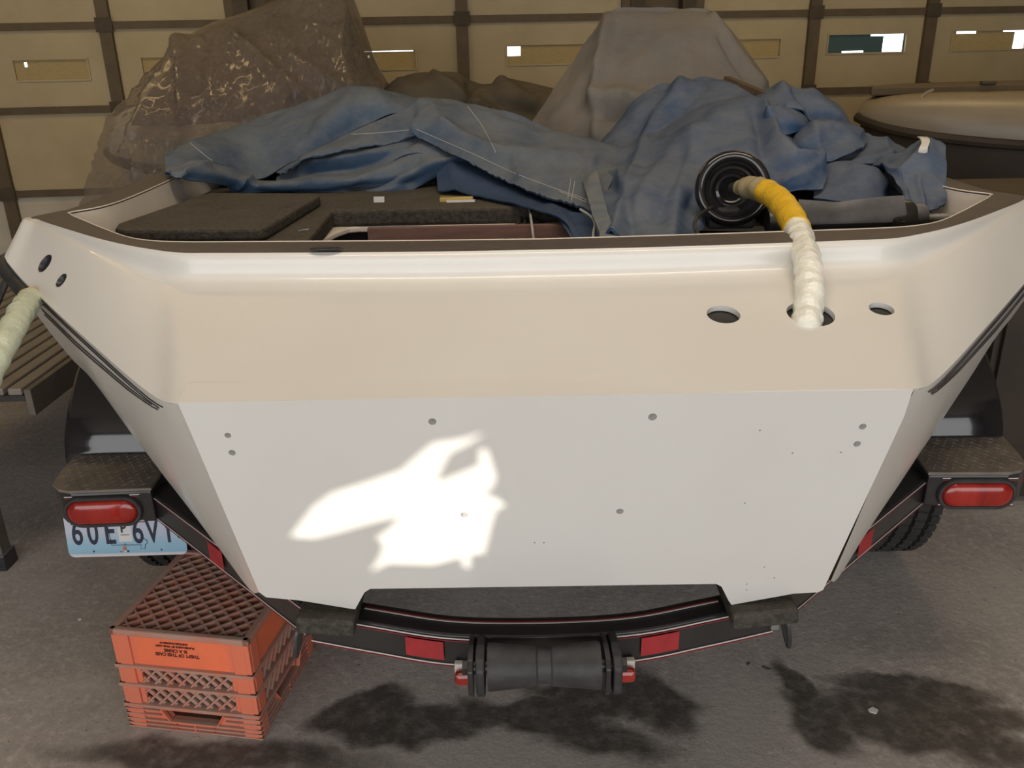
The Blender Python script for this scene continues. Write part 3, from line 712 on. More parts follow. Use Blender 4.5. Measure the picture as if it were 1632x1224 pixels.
    part('tail_light', ring([stad(.100, .0298, .003), stad(.100, .0292, .011), stad(.098, .0255, .015), stad(.091, .018, .018), stad(.076, .006, .0195)]), M['redlens'], bx, 60, label='oval red tail light lens')
    for zz in (.565, .497):
        for (s0, s1) in ((-.082, -.064), (.066, .088)):
            q = [cen+ux*s0, cen+ux*s1]; q = [Vector((p.x, p.y, 0)) for p in q]
            part('pinstripe', facestripe(q, zz, zz+.0022), M['whitestripe'], bx); part('pinstripe', facestripe(q, zz-.004, zz-.0025), M['redstripe'], bx)
    p = f_(pz(90, 795, .537)); part('side_marker', MB().box((p.x-.005+(.010 if not sgn else -.010), p.y-.010, .531), (p.x+.005+(.010 if not sgn else -.010), p.y+.010, .551)), M['redlens'], bx, 0, bevel=.003)
    # fender arch
    x0, x1 = f_((XC-1.165, 1.5, 0)).x, f_((XC-.86, 1.5, 0)).x
    fpn = [(1.935, .46), (1.936, .57), (1.942, .60), (1.955, .635), (1.985, .68), (2.04, .735), (2.12, .79), (2.25, .84), (2.42, .858), (2.63, .84), (2.81, .79), (2.92, .70), (2.96, .5)]
    rows = []
    for q in cr([(0, a, b_) for a, b_ in fpn], 48):
        rows.append([Vector((x0+(x1-x0)*t, q.y, q.z-(.02 if t in (0., 1.) else 0))) for t in (0., .04, .3, .7, .96, 1.)])
    skirt = [[Vector((x0, r[0].y, r[0].z)) for r in rows], [Vector((x0, r[0].y, max(r[0].z-.10, .42))) for r in rows]]
    fm = MB().shell(rows, .006, -1 if not sgn else 1); fm.shell(skirt, .004)
    part('fender', fm, M['blackgloss'], trailer, 40)
    # wheel
    wx = f_((XC-1.05, 1.5, 0)).x
    wh = thing('wheel', (0, 0, 0), '', ''); del wh['label']; del wh['category']; wh.parent = trailer
    wm = Matrix.Translation((wx, 2.42, .33)) @ Matrix.Rotation(math.pi/2, 4, 'Y')
    pr_ = [(.19, -.095), (.23, -.110), (.28, -.112), (.310, -.100), (.320, -.088)]
    for g in (-.062, -.021, .021, .062): pr_ += [(.323, g-.007), (.314, g-.005), (.314, g+.005), (.323, g+.007)]
    pr_ += [(.320, .088), (.310, .100), (.28, .112), (.23, .110), (.19, .095)]
    part('tyre', MB().lathe(pr_, wm, 72), M['tire'], wh, 30)
    tr = MB()
    for ci, c in enumerate((-.082, -.0415, 0, .0415, .082)):
        for k in range(58):
            q = 2*math.pi*(k+(ci % 2)*.5)/58; sk = .022*(1 if ci % 2 else -1)
            lw = .0145 if abs(c) < .08 else .012; vs = []
            for rr in (.316, .3285):
                for dq, dh in ((-.046, -lw), (.030, -lw), (.046, lw), (-.030, lw)):
                    vs.append(wm @ Vector((rr*math.cos(q+dq+sk*0), rr*math.sin(q+dq), c+dh)))
            tr.add(vs, [(0,3,2,1),(4,5,6,7),(0,1,5,4),(1,2,6,5),(2,3,7,6),(3,0,4,7)])
    part('tread_block', tr, M['tire'], wh, 0, kind='stuff')
    part('wheel_rim', MB().lathe([(.0, .02), (.05, .03), (.06, .01), (.15, -.01), (.175, .05), (.195, .09), (.195, -.09), (.16, -.05), (0, -.05)], wm, 36), M['galv'], wh, 30)
    ax = MB().tube([(wx, 2.42, .33), (XC, 2.42, .33)], .03, 12); part('axle', ax, M['black'], trailer)
    part('spring_hanger', MB().box((min(f_((XC-.83, 1.5, 0)).x, f_((XC-.77, 1.5, 0)).x), 2.35, .33), (max(f_((XC-.83, 1.5, 0)).x, f_((XC-.77, 1.5, 0)).x), 2.49, ZB)), M['black'], trailer, 0)
    # carpeted bunk end under the hull
    bpts = [f_(pz(x, y, .63)) for x, y in ((474, 1000), (566, 1012), (578, 975), (470, 962))]
    ctr = f_((XC-.325, 0, 0)).x; by = 1.245
    bl, br_ = (pz(476, 985, .575), pz(566, 990, .575)) if not sgn else (pz(1168, 985, .575), pz(1268, 972, .575))
    hwb = (br_.x-bl.x)/2; mm = Matrix.Translation(((bl.x+br_.x)/2, 1.238, .571)) @ Matrix.Rotation(.10 if not sgn else -.10, 4, 'Y')
    bk = MB().box((-hwb, 0, -.016), (hwb, 2.6, .016), mm); part('carpeted_bunk', bk, M['carpet'], trailer, 0, bevel=.006, label='carpet-wrapped bunk end')
    # tie-down loop on the rear corner
    p = f_(pz(484, 1028, ZB)); s_ = -1 if not sgn else 1
    tdp = [p+Vector((s_*-.004, -.004, .050)), p+Vector((s_*.004, -.016, .040)), p+Vector((s_*.009, -.020, .012)), p+Vector((s_*.012, -.016, -.012)), p+Vector((s_*.012, -.006, -.012)), p+Vector((s_*.006, -.002, .010)), p+Vector((s_*0, -.001, .04))]
    part('tie_down_loop', MB().tube(cr(tdp, 26), .0045, 8), M['blackdust'], trailer)
    if sgn: part('bolt_head', MB().box((p.x-.024, p.y-.014, ZB+.022), (p.x-.008, p.y-.004, ZB+.040)), M['galv'], trailer, 0, bevel=.002)
# bow end tongue (out of sight under the hull)
part('tongue', MB().box((XC-.04, 4.6, ZB-.02), (XC+.04, 6.6, ZT-.01)), M['black'], trailer, 0)
part('cross_tie', MB().box((XC-.80, 3.4, ZB-.02), (XC+.80, 3.46, ZT-.012)), M['black'], trailer, 0); part('cross_tie', MB().box((XC-.80, 4.94, ZB-.02), (XC+.80, 5.0, ZT-.012)), M['black'], trailer, 0)
part('cross_tie', MB().box((XC-.80, 1.74, ZB-.02), (XC+.80, 1.80, ZT-.012)), M['black'], trailer, 0)
part('tongue_jack', MB().tube([(XC, 6.45, .0), (XC, 6.45, .75)], .03, 12), M['galv'], trailer)
# keel roller and its brackets
ry = 1.167; rz = .541
rm = Matrix.Translation((XT, ry, rz)) @ Matrix.Rotation(math.pi/2, 4, 'Y')
roller = part('keel_roller', MB().lathe([(.0, -.094), (.0385, -.094), (.0395, -.089), (.033, -.015), (.032, -.013), (.029, -.011), (.029, .011), (.032, .013), (.033, .015), (.0395, .089), (.0385, .094), (0, .094)], rm, 40), M['blackrub'], trailer, 30, label='black rubber keel roller')
part('roller_shaft', MB().lathe([(.012, -.118), (.012, .118)], rm, 16), M['black'], roller)
for s_ in (-1, 1):
    x = XT+s_*.1135
    def brk(x0, x1):
        poly = [(ry-.034, rz-.030), (ry-.020, rz-.046), (ry+.012, rz-.046), (ry+.03, rz-.034), (ry+.080, rz-.034), (ry+.080, rz+.010), (ry+.02, rz+.030), (ry-.02, rz+.030), (ry-.034, rz+.016)]
        return MB().prism(poly, x0, x1, lambda a, b_, t: Vector((t, a, b_)))
    part('roller_bracket', brk(x-.013, x-.004), M['black'], trailer, 0, bevel=.002); part('roller_bracket', brk(x+.0, x+.015), M['blackrub'], trailer, 0, bevel=.004)
    part('shaft_nut', MB().lathe([(.0, 0), (.013, 0), (.013, .010), (0, .010)], Matrix.Translation((x+s_*.015 if s_ > 0 else x-.013, ry, rz)) @ Matrix.Rotation(s_*math.pi/2, 4, 'Y'), 6), M['black'], trailer, 0)
# licence plate
PO = pY(205, 886, 1.90)
lp = link('license_plate', None, trailer, loc=PO-trailer.location, label='pale blue license plate with navy characters')
def rrect(w_, h_, r, n=5):
    pts = []
    for cx, cz, a0 in ((w_/2-r, r, -90), (w_/2-r, h_-r, 0), (-w_/2+r, h_-r, 90), (-w_/2+r, r, 180)):
        for i in range(n+1): q = math.radians(a0+90*i/n); pts.append((cx+r*math.cos(q), cz+r*math.sin(q)))
    return pts
pm = MB().prism(rrect(.305, .152, .016), 0, .0016, lambda a, b_, t: Vector((a, t, b_))).mesh('license_plate', M['plate'], 0)
lp2 = lp; C.objects.unlink(lp); bpy.data.objects.remove(lp)
lp = link('license_plate', pm, trailer, loc=PO-trailer.location, label='pale blue license plate with navy characters')
lp.rotation_euler = (math.radians(-8), math.radians(-.5), 0)
for ch, xx in (('6', -.123), ('0', -.083), ('E', -.040), ('6', .032), ('V', .070), ('Y', .110)):
    t = link('plate_character', text_mesh(ch, .098, M['navy'], .60, .0012), lp, loc=(xx, -.0008, .036)); t.rotation_euler = (math.pi/2, 0, 0)
st = MB().box((-.018, -.0006, .040), (.016, -.0001, .100)).mesh('plate_sticker', M['paper'], 0); link('plate_sticker', st, lp)
t = link('plate_character', text_mesh('P', .034, M['navy'], .85, .001), lp, loc=(-.004, -.0012, .066)); t.rotation_euler = (math.pi/2, 0, 0)
link('sticker_line', MB().box((-.012, -.0012, .058), (.010, -.0006, .0595)).mesh('sticker_line', M['hair'], 0), lp)
def plp(zx, zy): x = 100+zx/7.77; y = 820+zy/7.77; return Vector(((x-205)/616, -.0012, (886.5-y)/616*1.18))
so_ = [(610, 180), (630, 390), (995, 395), (975, 437), (1030, 440), (1045, 392), (1070, 375), (1066, 345), (1035, 328), (1000, 270), (950, 232), (960, 190)]
link('state_outline', MB().tube([plp(*q) for q in so_], .0007, 5).mesh('state_outline', M['hair']), lp)
def blobm(zx, zy, rx, rz, m_, nm):
    p = plp(zx, zy); link(nm, MB().lathe([(1, 0), (0, .0012)], Matrix.Translation(p) @ Matrix.Rotation(math.pi/2, 4, 'X') @ Matrix.Diagonal((rx, rz, .6, 1)), 14).mesh(nm, m_, 0), lp)
blobm(785, 430, .0052, .0068, M['bird'], 'bird_emblem'); blobm(795, 385, .0030, .0026, M['birdblue'], 'bird_emblem'); blobm(822, 462, .0030, .0026, M['navy'], 'bird_emblem'); blobm(735, 465, .0045, .0016, M['bird'], 'bird_emblem'); blobm(790, 462, .0030, .0026, M['paper'], 'bird_emblem')
for zx in (400, 1232):
    p = plp(zx, 455); link('plate_bolt_hole', MB().lathe([(.0022, 0), (.0022, .0004)], Matrix.Translation(p) @ Matrix.Rotation(math.pi/2, 4, 'X'), 12).mesh('plate_bolt_hole', M['hole'], 0), lp)
part('plate_bracket', MB().box((PO.x-.10, PO.y+.012, PO.z+.10), (PO.x+.10, PO.y+.03, .52)), M['black'], trailer, 0)

mir = mir_boat
# ------------------------------------------------------------------ milk crate
CW, CH = .335, .284
a0 = Vector((-.936, 1.634, 0)); a1 = Vector((-.603, 1.580, 0)); yaw = math.atan2(a1.y-a0.y, a1.x-a0.x)
cc = (a0+a1)/2+Vector((-math.sin(yaw), math.cos(yaw), 0))*CW/2
crate = thing('milk_crate', cc, 'dusty orange plastic milk crate upside down on the concrete floor', 'crate'); crate.rotation_euler = (0, 0, yaw)
h2 = CW/2
def clip(x0, z0, dx, dz, X0, X1, Z0, Z1):
    t0, t1 = -1e9, 1e9
    for o, d, a, b_ in ((x0, dx, X0, X1), (z0, dz, Z0, Z1)):
        if abs(d) < 1e-9:
            if not a <= o <= b_: return None
            continue
        p, q = (a-o)/d, (b_-o)/d
        if p > q: p, q = q, p
        t0, t1 = max(t0, p), min(t1, q)
    return (t0, t1) if t1-t0 > .006 else None
def zf(fr): return CH*(1-fr)
for side in range(4):
    rot = Matrix.Rotation(side*math.pi/2, 4, 'Z')
    mb = MB(); B = lambda x0, x1, z0, z1, d0=0., d1=.010: mb.box((x0, -h2+d0, z0), (x1, -h2+d1, z1), rot)
    xl, xr = -h2+.055, h2-.055
    B(-h2+.010, -h2+.042, 0, CH-.012, -.001, .012); B(h2-.042, h2-.010, 0, CH-.012, -.001, .012)     # corner posts
    B(-h2+.042, xl, 0, CH-.012, .004, .012); B(xr, h2-.042, 0, CH-.012, .004, .012)                   # grooves
    B(-h2+.0, -h2+.012, 0, CH-.012, 0, .012)
    # bottom band with hand hole
    hz0, hz1 = zf(.90), zf(.78)
    B(xl, xr, 0, hz0, .004, .010); B(xl, xr, hz1, zf(.755), .004, .010)
    hw0, hw1 = .058, .078
    for sx in (-1, 1):
        poly = [(sx*hw0, hz0), (sx*hw1, hz1), (sx*abs(xl), hz1), (sx*abs(xl), hz0)]
        mb.prism(poly, -h2+.004, -h2+.010, lambda a, b_, t: rot @ Vector((a, t, b_)))
        mb.prism([(sx*hw0, hz0), (sx*hw1, hz1), (sx*(hw1+.004), hz1), (sx*(hw0+.004), hz0)], -h2-.004, -h2+.02, lambda a, b_, t: rot @ Vector((a, t, b_)))
        for fr in (.12, .72): B(sx*(hw0-.01)-.002, sx*(hw0-.01)+.002, 0, hz0, -.002, .004)
    B(-.002, .002, 0, hz0, -.002, .004)
    mb.box((-hw0, -h2-.004, hz0-.004), (hw0, -h2+.02, hz0), rot); mb.box((-hw1, -h2-.004, hz1), (hw1, -h2+.02, hz1+.004), rot)
    p = link('side_panel', mb.mesh('side_panel', M['crate'], 0), crate, bevel=.0012)
    ub = MB().box((xl-.001, -h2+.004, zf(.355)), (xr+.001, -h2+.010, CH-.014), rot); link('upper_plate', ub.mesh('upper_plate', M['crateclean'], 0), p)
    rb = MB()
    for fr in (.355, .545, .755): rb.box((-h2-.003, -h2-.005, zf(fr)-.004), (h2+.003, -h2+.012, zf(fr)+.004), rot)
    for fr in (.80, .85, .905, .95, .99):
        if .78 < fr < .9:
            for s_ in (-1, 1): rb.box(tuple((min(s_*.082, s_*(h2+.002)), -h2-.003, zf(fr)-.0018)), (max(s_*.082, s_*(h2+.002)), -h2+.008, zf(fr)+.0018), rot)
        else: rb.box((-h2-.002, -h2-.003, max(0, zf(fr)-.0018)), (h2+.002, -h2+.008, zf(fr)+.0018), rot)
    link('side_rib', rb.mesh('side_rib', M['cratedust'], 0), p)
    for (fa, fb_) in ((.355, .545), (.545, .755)):
        Z0, Z1 = zf(fb_)+.004, zf(fa)-.004
        for k in range(-2, 9):
            for dirn, wd, dp0, dp1, mt in ((1, .0022, .002, .009, 'cratedust'), (-1, .0050, .006, .011, 'cratedust')):
                xb = xl+.030*k+(.012 if dirn < 0 else 0); c = clip(xb, Z0, dirn*.80, .80, xl, xr, Z0, Z1)
                if not c: continue
                pa = Vector((xb+dirn*.8*c[0], 0, Z0+.8*c[0])); pb = Vector((xb+dirn*.8*c[1], 0, Z0+.8*c[1])); d = (pb-pa).normalized(); n_ = Vector((-d.z, 0, d.x))*wd
                lb = MB().prism([(q.x, q.z) for q in (pa-n_, pb-n_, pb+n_, pa+n_)], -h2+dp0, -h2+dp1, lambda a, b_, t: rot @ Vector((a, t, b_)))
                link('lattice_bar', lb.mesh('lattice_bar', M[mt], 0), p)
# top rim
tr_ = MB()
for side in range(4):
    rot = Matrix.Rotation(side*math.pi/2, 4, 'Z'); tr_.box((-h2-.003, -h2-.003, CH-.016), (h2+.003, -h2+.014, CH), rot)
link('top_rim', tr_.mesh('top_rim', M['cratedust'], 0), crate, bevel=.004)
for k in range(-9, 18):
    for dirn in (1, -1):
        # diagonal bars of the bottom grid
        x0 = -h2+.0400*k; I = h2-.012
        c = clip(x0 if dirn > 0 else -x0, -h2, dirn*.7071, .7071, -I, I, -I, I)
        if not c: continue
        xs = x0 if dirn > 0 else -x0
        pa = Vector((xs+dirn*.7071*c[0], -h2+.7071*c[0], 0)); pb = Vector((xs+dirn*.7071*c[1], -h2+.7071*c[1], 0)); d = (pb-pa).normalized(); n_ = Vector((-d.y, d.x, 0))*(.0022 if dirn > 0 else .0028)
        zt = CH-.004 if dirn > 0 else CH-.0055
        link('grid_bar', MB().slab([(q.x, q.y) for q in (pa-n_, pb-n_, pb+n_, pa+n_)], CH-.026, zt).mesh('grid_bar', M['cratedust'], 0), crate)
# printing, upside down because the crate stands on its mouth
for body, size, zc_, xx, sx_ in (('THEFT OF THIS CASE', .0125, .226, -.012, .92), ('IS A CRIME', .0120, .2375, -.014, 1.0), ('PUNISHABLE BY FINE AND', .0070, .2475, -.014, 1.15), ('IMPRISONMENT', .0065, .2565, -.016, 1.5)):
    t = link('crate_printing', text_mesh(body, size, M['ink'], sx_, .0002), crate, loc=(xx, -h2+.0030, zc_)); t.rotation_euler = (math.pi/2, math.pi, 0)

# ------------------------------------------------------------------ cloth sheets
def seg_dist(x, y, pl):
    best = 1e9
    for (x0, y0), (x1, y1) in zip(pl, pl[1:]):
        dx, dy = x1-x0, y1-y0; L2 = dx*dx+dy*dy; t = max(0, min(1, ((x-x0)*dx+(y-y0)*dy)/L2)) if L2 else 0
        d = math.hypot(x-x0-t*dx, y-y0-t*dy)
        if d < best: best = d
    return best
def sheet(mb, rows, nu=70, nv=36, back=None, th=.004, folds=(), na=.010, ns=5., calm=False, ragged=0., rough=.9, octv=4):
    R3 = []
    for r in rows:
        R3.append(cr([pY(*p) for p in r], nu))
    if back:
        top = R3[0]
        for dy, dz in back: R3.insert(0, [p+Vector((0, dy, dz)) for p in top])
    cols = [cr(c, nv) for c in zip(*R3)]
    g = [[cols[k][i] for k in range(nu)] for i in range(nv)]
    out = []
    for i in range(nv):
        row = []
        for k in range(nu):
            a = g[i][min(k+1, nu-1)]-g[i][max(k-1, 0)]; b_ = g[min(i+1, nv-1)][k]-g[max(i-1, 0)][k]; n_ = a.cross(b_)
            n_ = n_.normalized() if n_.length > 1e-9 else Vector((0, -1, 0))
            if n_.dot(EYE-g[i][k]) < 0: n_ = -n_
            p = g[i][k]; d = 0
            if na: d += na*(noise.fractal(p*ns, rough, 2., octv))
            if folds:
                x, y = proj(p)
                for pl, amp, wd in folds:
                    q = seg_dist(x, y, pl)
                    if q < 3*wd: d += amp*math.exp(-(q/wd)**1.6)
            if calm:
                v = (i/(nv-1)*(len(R3)-1)-len(back or ()))/(len(R3)-1-len(back or ())); d *= max(.08, min(1, max(0, v)/.22))
            p = p+n_*d
            if ragged and i == nv-1: p = p+Vector((0, 0, 1))*ragged*noise.noise(p*60)
            row.append(p)
        out.append(row)
    a = (out[0][1]-out[0][0]).cross(out[1][0]-out[0][0]); fl = 1 if (out[nv//2][nu//2+1]-out[nv//2][nu//2]).cross(out[nv//2+1][nu//2]-out[nv//2][nu//2]).dot(EYE-out[nv//2][nu//2]) > 0 else -1
    mb.shell(out, th, fl)
    return out
def thread(pts, r=.0012):
    return MB().tube(cr([pY(*p) for p in pts], 24), r, 5)
BK = [(.10, -.02), (.26, -.16), (.38, -.34)]
# --- left blue canvas
A = MB()
sheet(A, [[(266, 244, 2.62), (300, 228, 2.82), (345, 212, 3.0), (400, 195, 3.1), (480, 168, 3.15), (545, 146, 3.2), (590, 142, 3.2), (640, 153, 3.2), (690, 166, 3.2)],
          [(263, 256, 2.56), (300, 242, 2.70), (345, 235, 2.82), (400, 228, 2.95), (480, 205, 2.98), (545, 176, 3.02), (590, 165, 3.05), (640, 165, 3.08), (690, 172, 3.1)],
          [(265, 268, 2.50), (300, 262, 2.60), (345, 262, 2.74), (402, 281, 2.80), (450, 266, 2.86), (510, 238, 2.92), (570, 206, 2.98), (640, 178, 3.03), (690, 180, 3.05)]],
      90, 40, BK, folds=[([(300, 225), (360, 262)], .006, 5), ([(560, 150), (540, 190), (470, 240)], .018, 22), ([(600, 150), (615, 175)], .012, 12), ([(430, 200), (420, 260)], -.012, 26), ([(500, 180), (480, 235)], -.014, 18)])
sheet(A, [[(440, 274, 2.84), (478, 252, 2.86), (515, 234, 2.88), (570, 206, 2.93), (620, 184, 2.97), (668, 162, 3.0)],
          [(445, 276, 2.80), (480, 254, 2.80), (520, 240, 2.82), (570, 224, 2.85), (620, 208, 2.88), (668, 190, 2.9)],
          [(448, 278, 2.79), (482, 256, 2.78), (522, 246, 2.79), (570, 238, 2.81), (620, 230, 2.83), (668, 214, 2.85)]], 60, 26, th=.006, folds=[([(480, 252), (520, 240), (600, 233)], .008, 5)], ragged=.006, na=.006)
sheet(A, [[(440, 282, 2.86), (480, 262, 2.87), (540, 238, 2.88), (600, 232, 2.88), (660, 215, 2.9), (720, 225, 2.9)],
          [(440, 286, 2.82), (480, 276, 2.83), (540, 254, 2.82), (600, 243, 2.80), (660, 228, 2.82), (720, 245, 2.8)],
          [(440, 296, 2.80), (480, 292, 2.80), (540, 284, 2.79), (600, 268, 2.76), (660, 244, 2.78), (720, 262, 2.78)]], 60, 30, th=.005, folds=[([(505, 262), (560, 252), (640, 238)], .014, 7), ([(490, 276), (560, 268), (600, 255), (660, 222)], -.016, 6), ([(478, 270), (500, 262)], .012, 6)])
sheet(A, [[(264, 266, 2.51), (290, 262, 2.55), (320, 257, 2.62), (366, 268, 2.71), (402, 282, 2.76), (440, 288, 2.76), (500, 284, 2.76), (560, 277, 2.76), (615, 258, 2.78), (665, 238, 2.80), (720, 230, 2.82)],
          [(263, 272, 2.47), (290, 273, 2.48), (325, 272, 2.55), (366, 282, 2.65), (402, 292, 2.69), (440, 296, 2.68), (500, 294, 2.68), (560, 288, 2.68), (615, 280, 2.70), (665, 266, 2.74), (720, 250, 2.78)],
          [(264, 276, 2.47), (288, 284, 2.46), (330, 291, 2.55), (360, 296, 2.64), (376, 307, 2.68), (440, 305, 2.68), (500, 303, 2.68), (560, 300, 2.69), (615, 296, 2.70), (665, 284, 2.74), (720, 272, 2.78)]], 90, 26, th=.008, folds=[([(380, 300), (402, 282)], .014, 5), ([(290, 282), (296, 272), (330, 262)], .010, 5), ([(420, 298), (560, 290), (640, 262)], .012, 7)])
sheet(A, [[(400, 296, 2.74), (500, 294, 2.74), (560, 290, 2.74), (620, 276, 2.74), (690, 246, 2.78), (740, 240, 2.8)],
          [(420, 303, 2.70), (500, 303, 2.70), (560, 304, 2.69), (620, 295, 2.68), (690, 265, 2.74), (740, 255, 2.78)],
          [(440, 306, 2.70), (500, 306, 2.70), (545, 315, 2.69), (610, 318, 2.68), (655, 304, 2.70), (705, 278, 2.76)]], 70, 24, th=.005, folds=[([(640, 285), (690, 262), (740, 250)], .014, 7), ([(560, 296), (660, 290)], -.010, 8)])
FLAP = [[(655, 164, 3.02), (670, 157, 3.02), (700, 160, 3.03), (760, 172, 3.0), (820, 188, 2.95), (870, 206, 2.9), (930, 220, 2.84), (985, 238, 2.8)],
        [(660, 184, 2.92), (672, 178, 2.92), (705, 184, 2.9), (765, 206, 2.86), (825, 220, 2.8), (875, 230, 2.74), (930, 240, 2.68), (985, 258, 2.66)],
        [(657, 200, 2.84), (675, 204, 2.83), (710, 214, 2.79), (765, 240, 2.70), (815, 258, 2.60), (865, 272, 2.50), (925, 285, 2.42), (975, 290, 2.40)],
        [(657, 213, 2.82), (675, 224, 2.80), (705, 238, 2.76), (755, 262, 2.64), (800, 285, 2.52), (850, 306, 2.38), (900, 322, 2.26), (950, 341, 2.14)]]
sheet(A, FLAP, 90, 40, BK, th=.006, folds=[([(706, 200), (745, 222), (790, 243), (860, 248), (945, 252)], .020, 7), ([(742, 166), (768, 205), (790, 242)], .004, 4), ([(820, 258), (830, 280)], .014, 8), ([(905, 260), (930, 250), (950, 265)], -.02, 14), ([(690, 172), (700, 196)], .012, 12), ([(760, 190), (860, 225)], -.010, 20)], ragged=.008)
tarpL = tag(link('blue_canvas', A.mesh('blue_canvas', M['bluegrey'], 60)), 'faded blue canvas crumpled over the left half of the deck, its frayed hem hanging', 'canvas')
D = MB()
sheet(D, [[(690, 226, 2.90), (760, 250, 2.84), (830, 285, 2.76), (900, 312, 2.70), (955, 325, 2.66)],
          [(692, 255, 2.80), (760, 280, 2.66), (830, 305, 2.50), (900, 330, 2.34), (955, 345, 2.22)],
          [(696, 282, 2.72), (755, 306, 2.56), (830, 320, 2.40), (900, 345, 2.20), (955, 368, 2.06)],
          [(698, 304, 2.60), (745, 309, 2.52), (825, 326, 2.33), (890, 350, 2.13), (918, 385, 2.01)]], 60, 34, th=.004, na=.006, folds=[([(720, 250), (725, 300)], .012, 10), ([(880, 330), (925, 380)], .010, 12)])
sheet(D, [[(880, 335, 2.30), (920, 340, 2.20), (965, 345, 2.14)], [(895, 355, 2.12), (930, 362, 2.06), (965, 365, 2.02)], [(915, 386, 2.0), (938, 387, 1.98), (965, 387, 1.96)]], 20, 20, th=.004, na=.005)
part('underside_fold', D, M['bluedark'], tarpL, 60, label='dark blue unfaded underside')
from mathutils.bvhtree import BVHTree
bvhL = BVHTree.FromPolygons([tuple(v) for v in A.v], A.f)
def on_cloth(pts2, r=.0012):
    out = []
    for q in cr([(x, y, 0) for x, y in pts2], 30):
        d = ray(q.x, q.y).normalized(); h = bvhL.ray_cast(EYE, d)[0]
        if h: out.append(h-d*.001)
    return MB().tube(out, r, 5)
for pts in ([(664, 206), (705, 224), (760, 248), (815, 274), (870, 295), (935, 318)], [(745, 169), (768, 200), (785, 232), (790, 243)], [(303, 228), (325, 246), (338, 256)], [(560, 214), (600, 212), (652, 207)], [(892, 305), (935, 322)], [(910, 285), (905, 316)], [(916, 288), (911, 320)]):
    part('stitching', on_cloth(pts), M['thread'], tarpL)
# --- right blue canvas
Rr = MB()
sheet(Rr, [[(950, 236, 2.95), (985, 200, 2.98), (1012, 166, 3.0), (1050, 143, 3.02), (1095, 130, 3.02), (1140, 127, 3.02), (1190, 137, 3.0), (1245, 158, 2.98)],
           [(965, 244, 2.85), (995, 222, 2.86), (1022, 198, 2.87), (1060, 172, 2.88), (1100, 155, 2.88), (1145, 146, 2.88), (1192, 150, 2.88), (1245, 164, 2.88)],
           [(975, 252, 2.78), (1005, 245, 2.76), (1032, 232, 2.76), (1066, 214, 2.76), (1112, 190, 2.76), (1152, 176, 2.76), (1200, 172, 2.76), (1250, 176, 2.78)]], 80, 34, BK, folds=[([(1085, 135), (1045, 175), (1025, 225)], .025, 12), ([(1060, 145), (1010, 220)], -.02, 14), ([(1120, 135), (1075, 190)], -.012, 12)])
sheet(Rr, [[(930, 262, 2.78), (975, 246, 2.76), (1026, 224, 2.76), (1065, 205, 2.76), (1110, 178, 2.76), (1150, 163, 2.76), (1198, 161, 2.76), (1245, 168, 2.76), (1285, 185, 2.76)],
           [(930, 276, 2.62), (975, 272, 2.56), (1026, 262, 2.52), (1065, 245, 2.50), (1110, 225, 2.50), (1160, 210, 2.50), (1205, 205, 2.50), (1240, 212, 2.52), (1270, 228, 2.54)],
           [(936, 305, 2.30), (980, 305, 2.22), (1026, 300, 2.16), (1065, 292, 2.14), (1110, 285, 2.16), (1160, 270, 2.20), (1210, 255, 2.24), (1262, 250, 2.30), (1300, 252, 2.38)],
           [(946, 345, 2.0), (985, 345, 1.95), (1026, 345, 1.92), (1065, 343, 1.94), (1108, 332, 2.06), (1150, 312, 2.18), (1210, 294, 2.22), (1270, 288, 2.22), (1318, 272, 2.28)],
           [(955, 383, 1.74), (988, 383, 1.72), (1026, 383, 1.71), (1065, 382, 1.73), (1104, 376, 1.88), (1146, 345, 2.15), (1205, 325, 2.20), (1262, 305, 2.20), (1312, 300, 2.22)]], 120, 60, BK, th=.006,
      folds=[([(1195, 165), (1140, 190), (1075, 240), (1010, 330)], .016, 14), ([(1030, 224), (1000, 300), (975, 383)], .022, 12), ([(945, 270), (1000, 320), (1012, 383)], -.016, 14), ([(1090, 250), (1050, 340)], -.012, 16), ([(1215, 175), (1232, 225), (1262, 255), (1310, 262)], .035, 9), ([(1205, 190), (1215, 235), (1240, 270)], -.02, 12), ([(1110, 220), (1080, 300), (1070, 380)], .014, 14), ([(945, 275), (985, 278), (990, 300)], .016, 7), ([(1130, 260), (1100, 330)], -.012, 12), ([(1250, 290), (1305, 270)], .015, 9)])
sheet(Rr, [[(1185, 172, 2.82), (1222, 148, 2.84), (1245, 140, 2.85), (1272, 144, 2.86), (1310, 158, 2.86), (1336, 172, 2.86), (1352, 196, 2.86)],
           [(1185, 178, 2.74), (1224, 162, 2.73), (1250, 158, 2.72), (1280, 166, 2.73), (1314, 176, 2.74), (1338, 188, 2.76), (1356, 204, 2.78)],
           [(1190, 186, 2.70), (1226, 178, 2.66), (1256, 176, 2.64), (1286, 188, 2.66), (1318, 196, 2.70), (1342, 202, 2.72), (1360, 212, 2.74)]], 60, 26, BK, folds=[([(1245, 142), (1275, 180)], .018, 8), ([(1262, 152), (1300, 190)], -.016, 8), ([(1290, 152), (1330, 190)], .012, 8)])
sheet(Rr, [[(1210, 176, 2.66), (1240, 168, 2.66), (1262, 172, 2.66), (1282, 184, 2.66), (1292, 200, 2.66)],
           [(1216, 196, 2.56), (1242, 190, 2.54), (1262, 190, 2.54), (1282, 196, 2.56), (1294, 206, 2.58)],
           [(1228, 214, 2.54), (1246, 218, 2.52), (1262, 213, 2.52), (1280, 207, 2.54), (1294, 210, 2.56)]], 40, 24, th=.006, folds=[([(1222, 178), (1248, 216)], .018, 7), ([(1246, 170), (1224, 192)], .012, 5)])
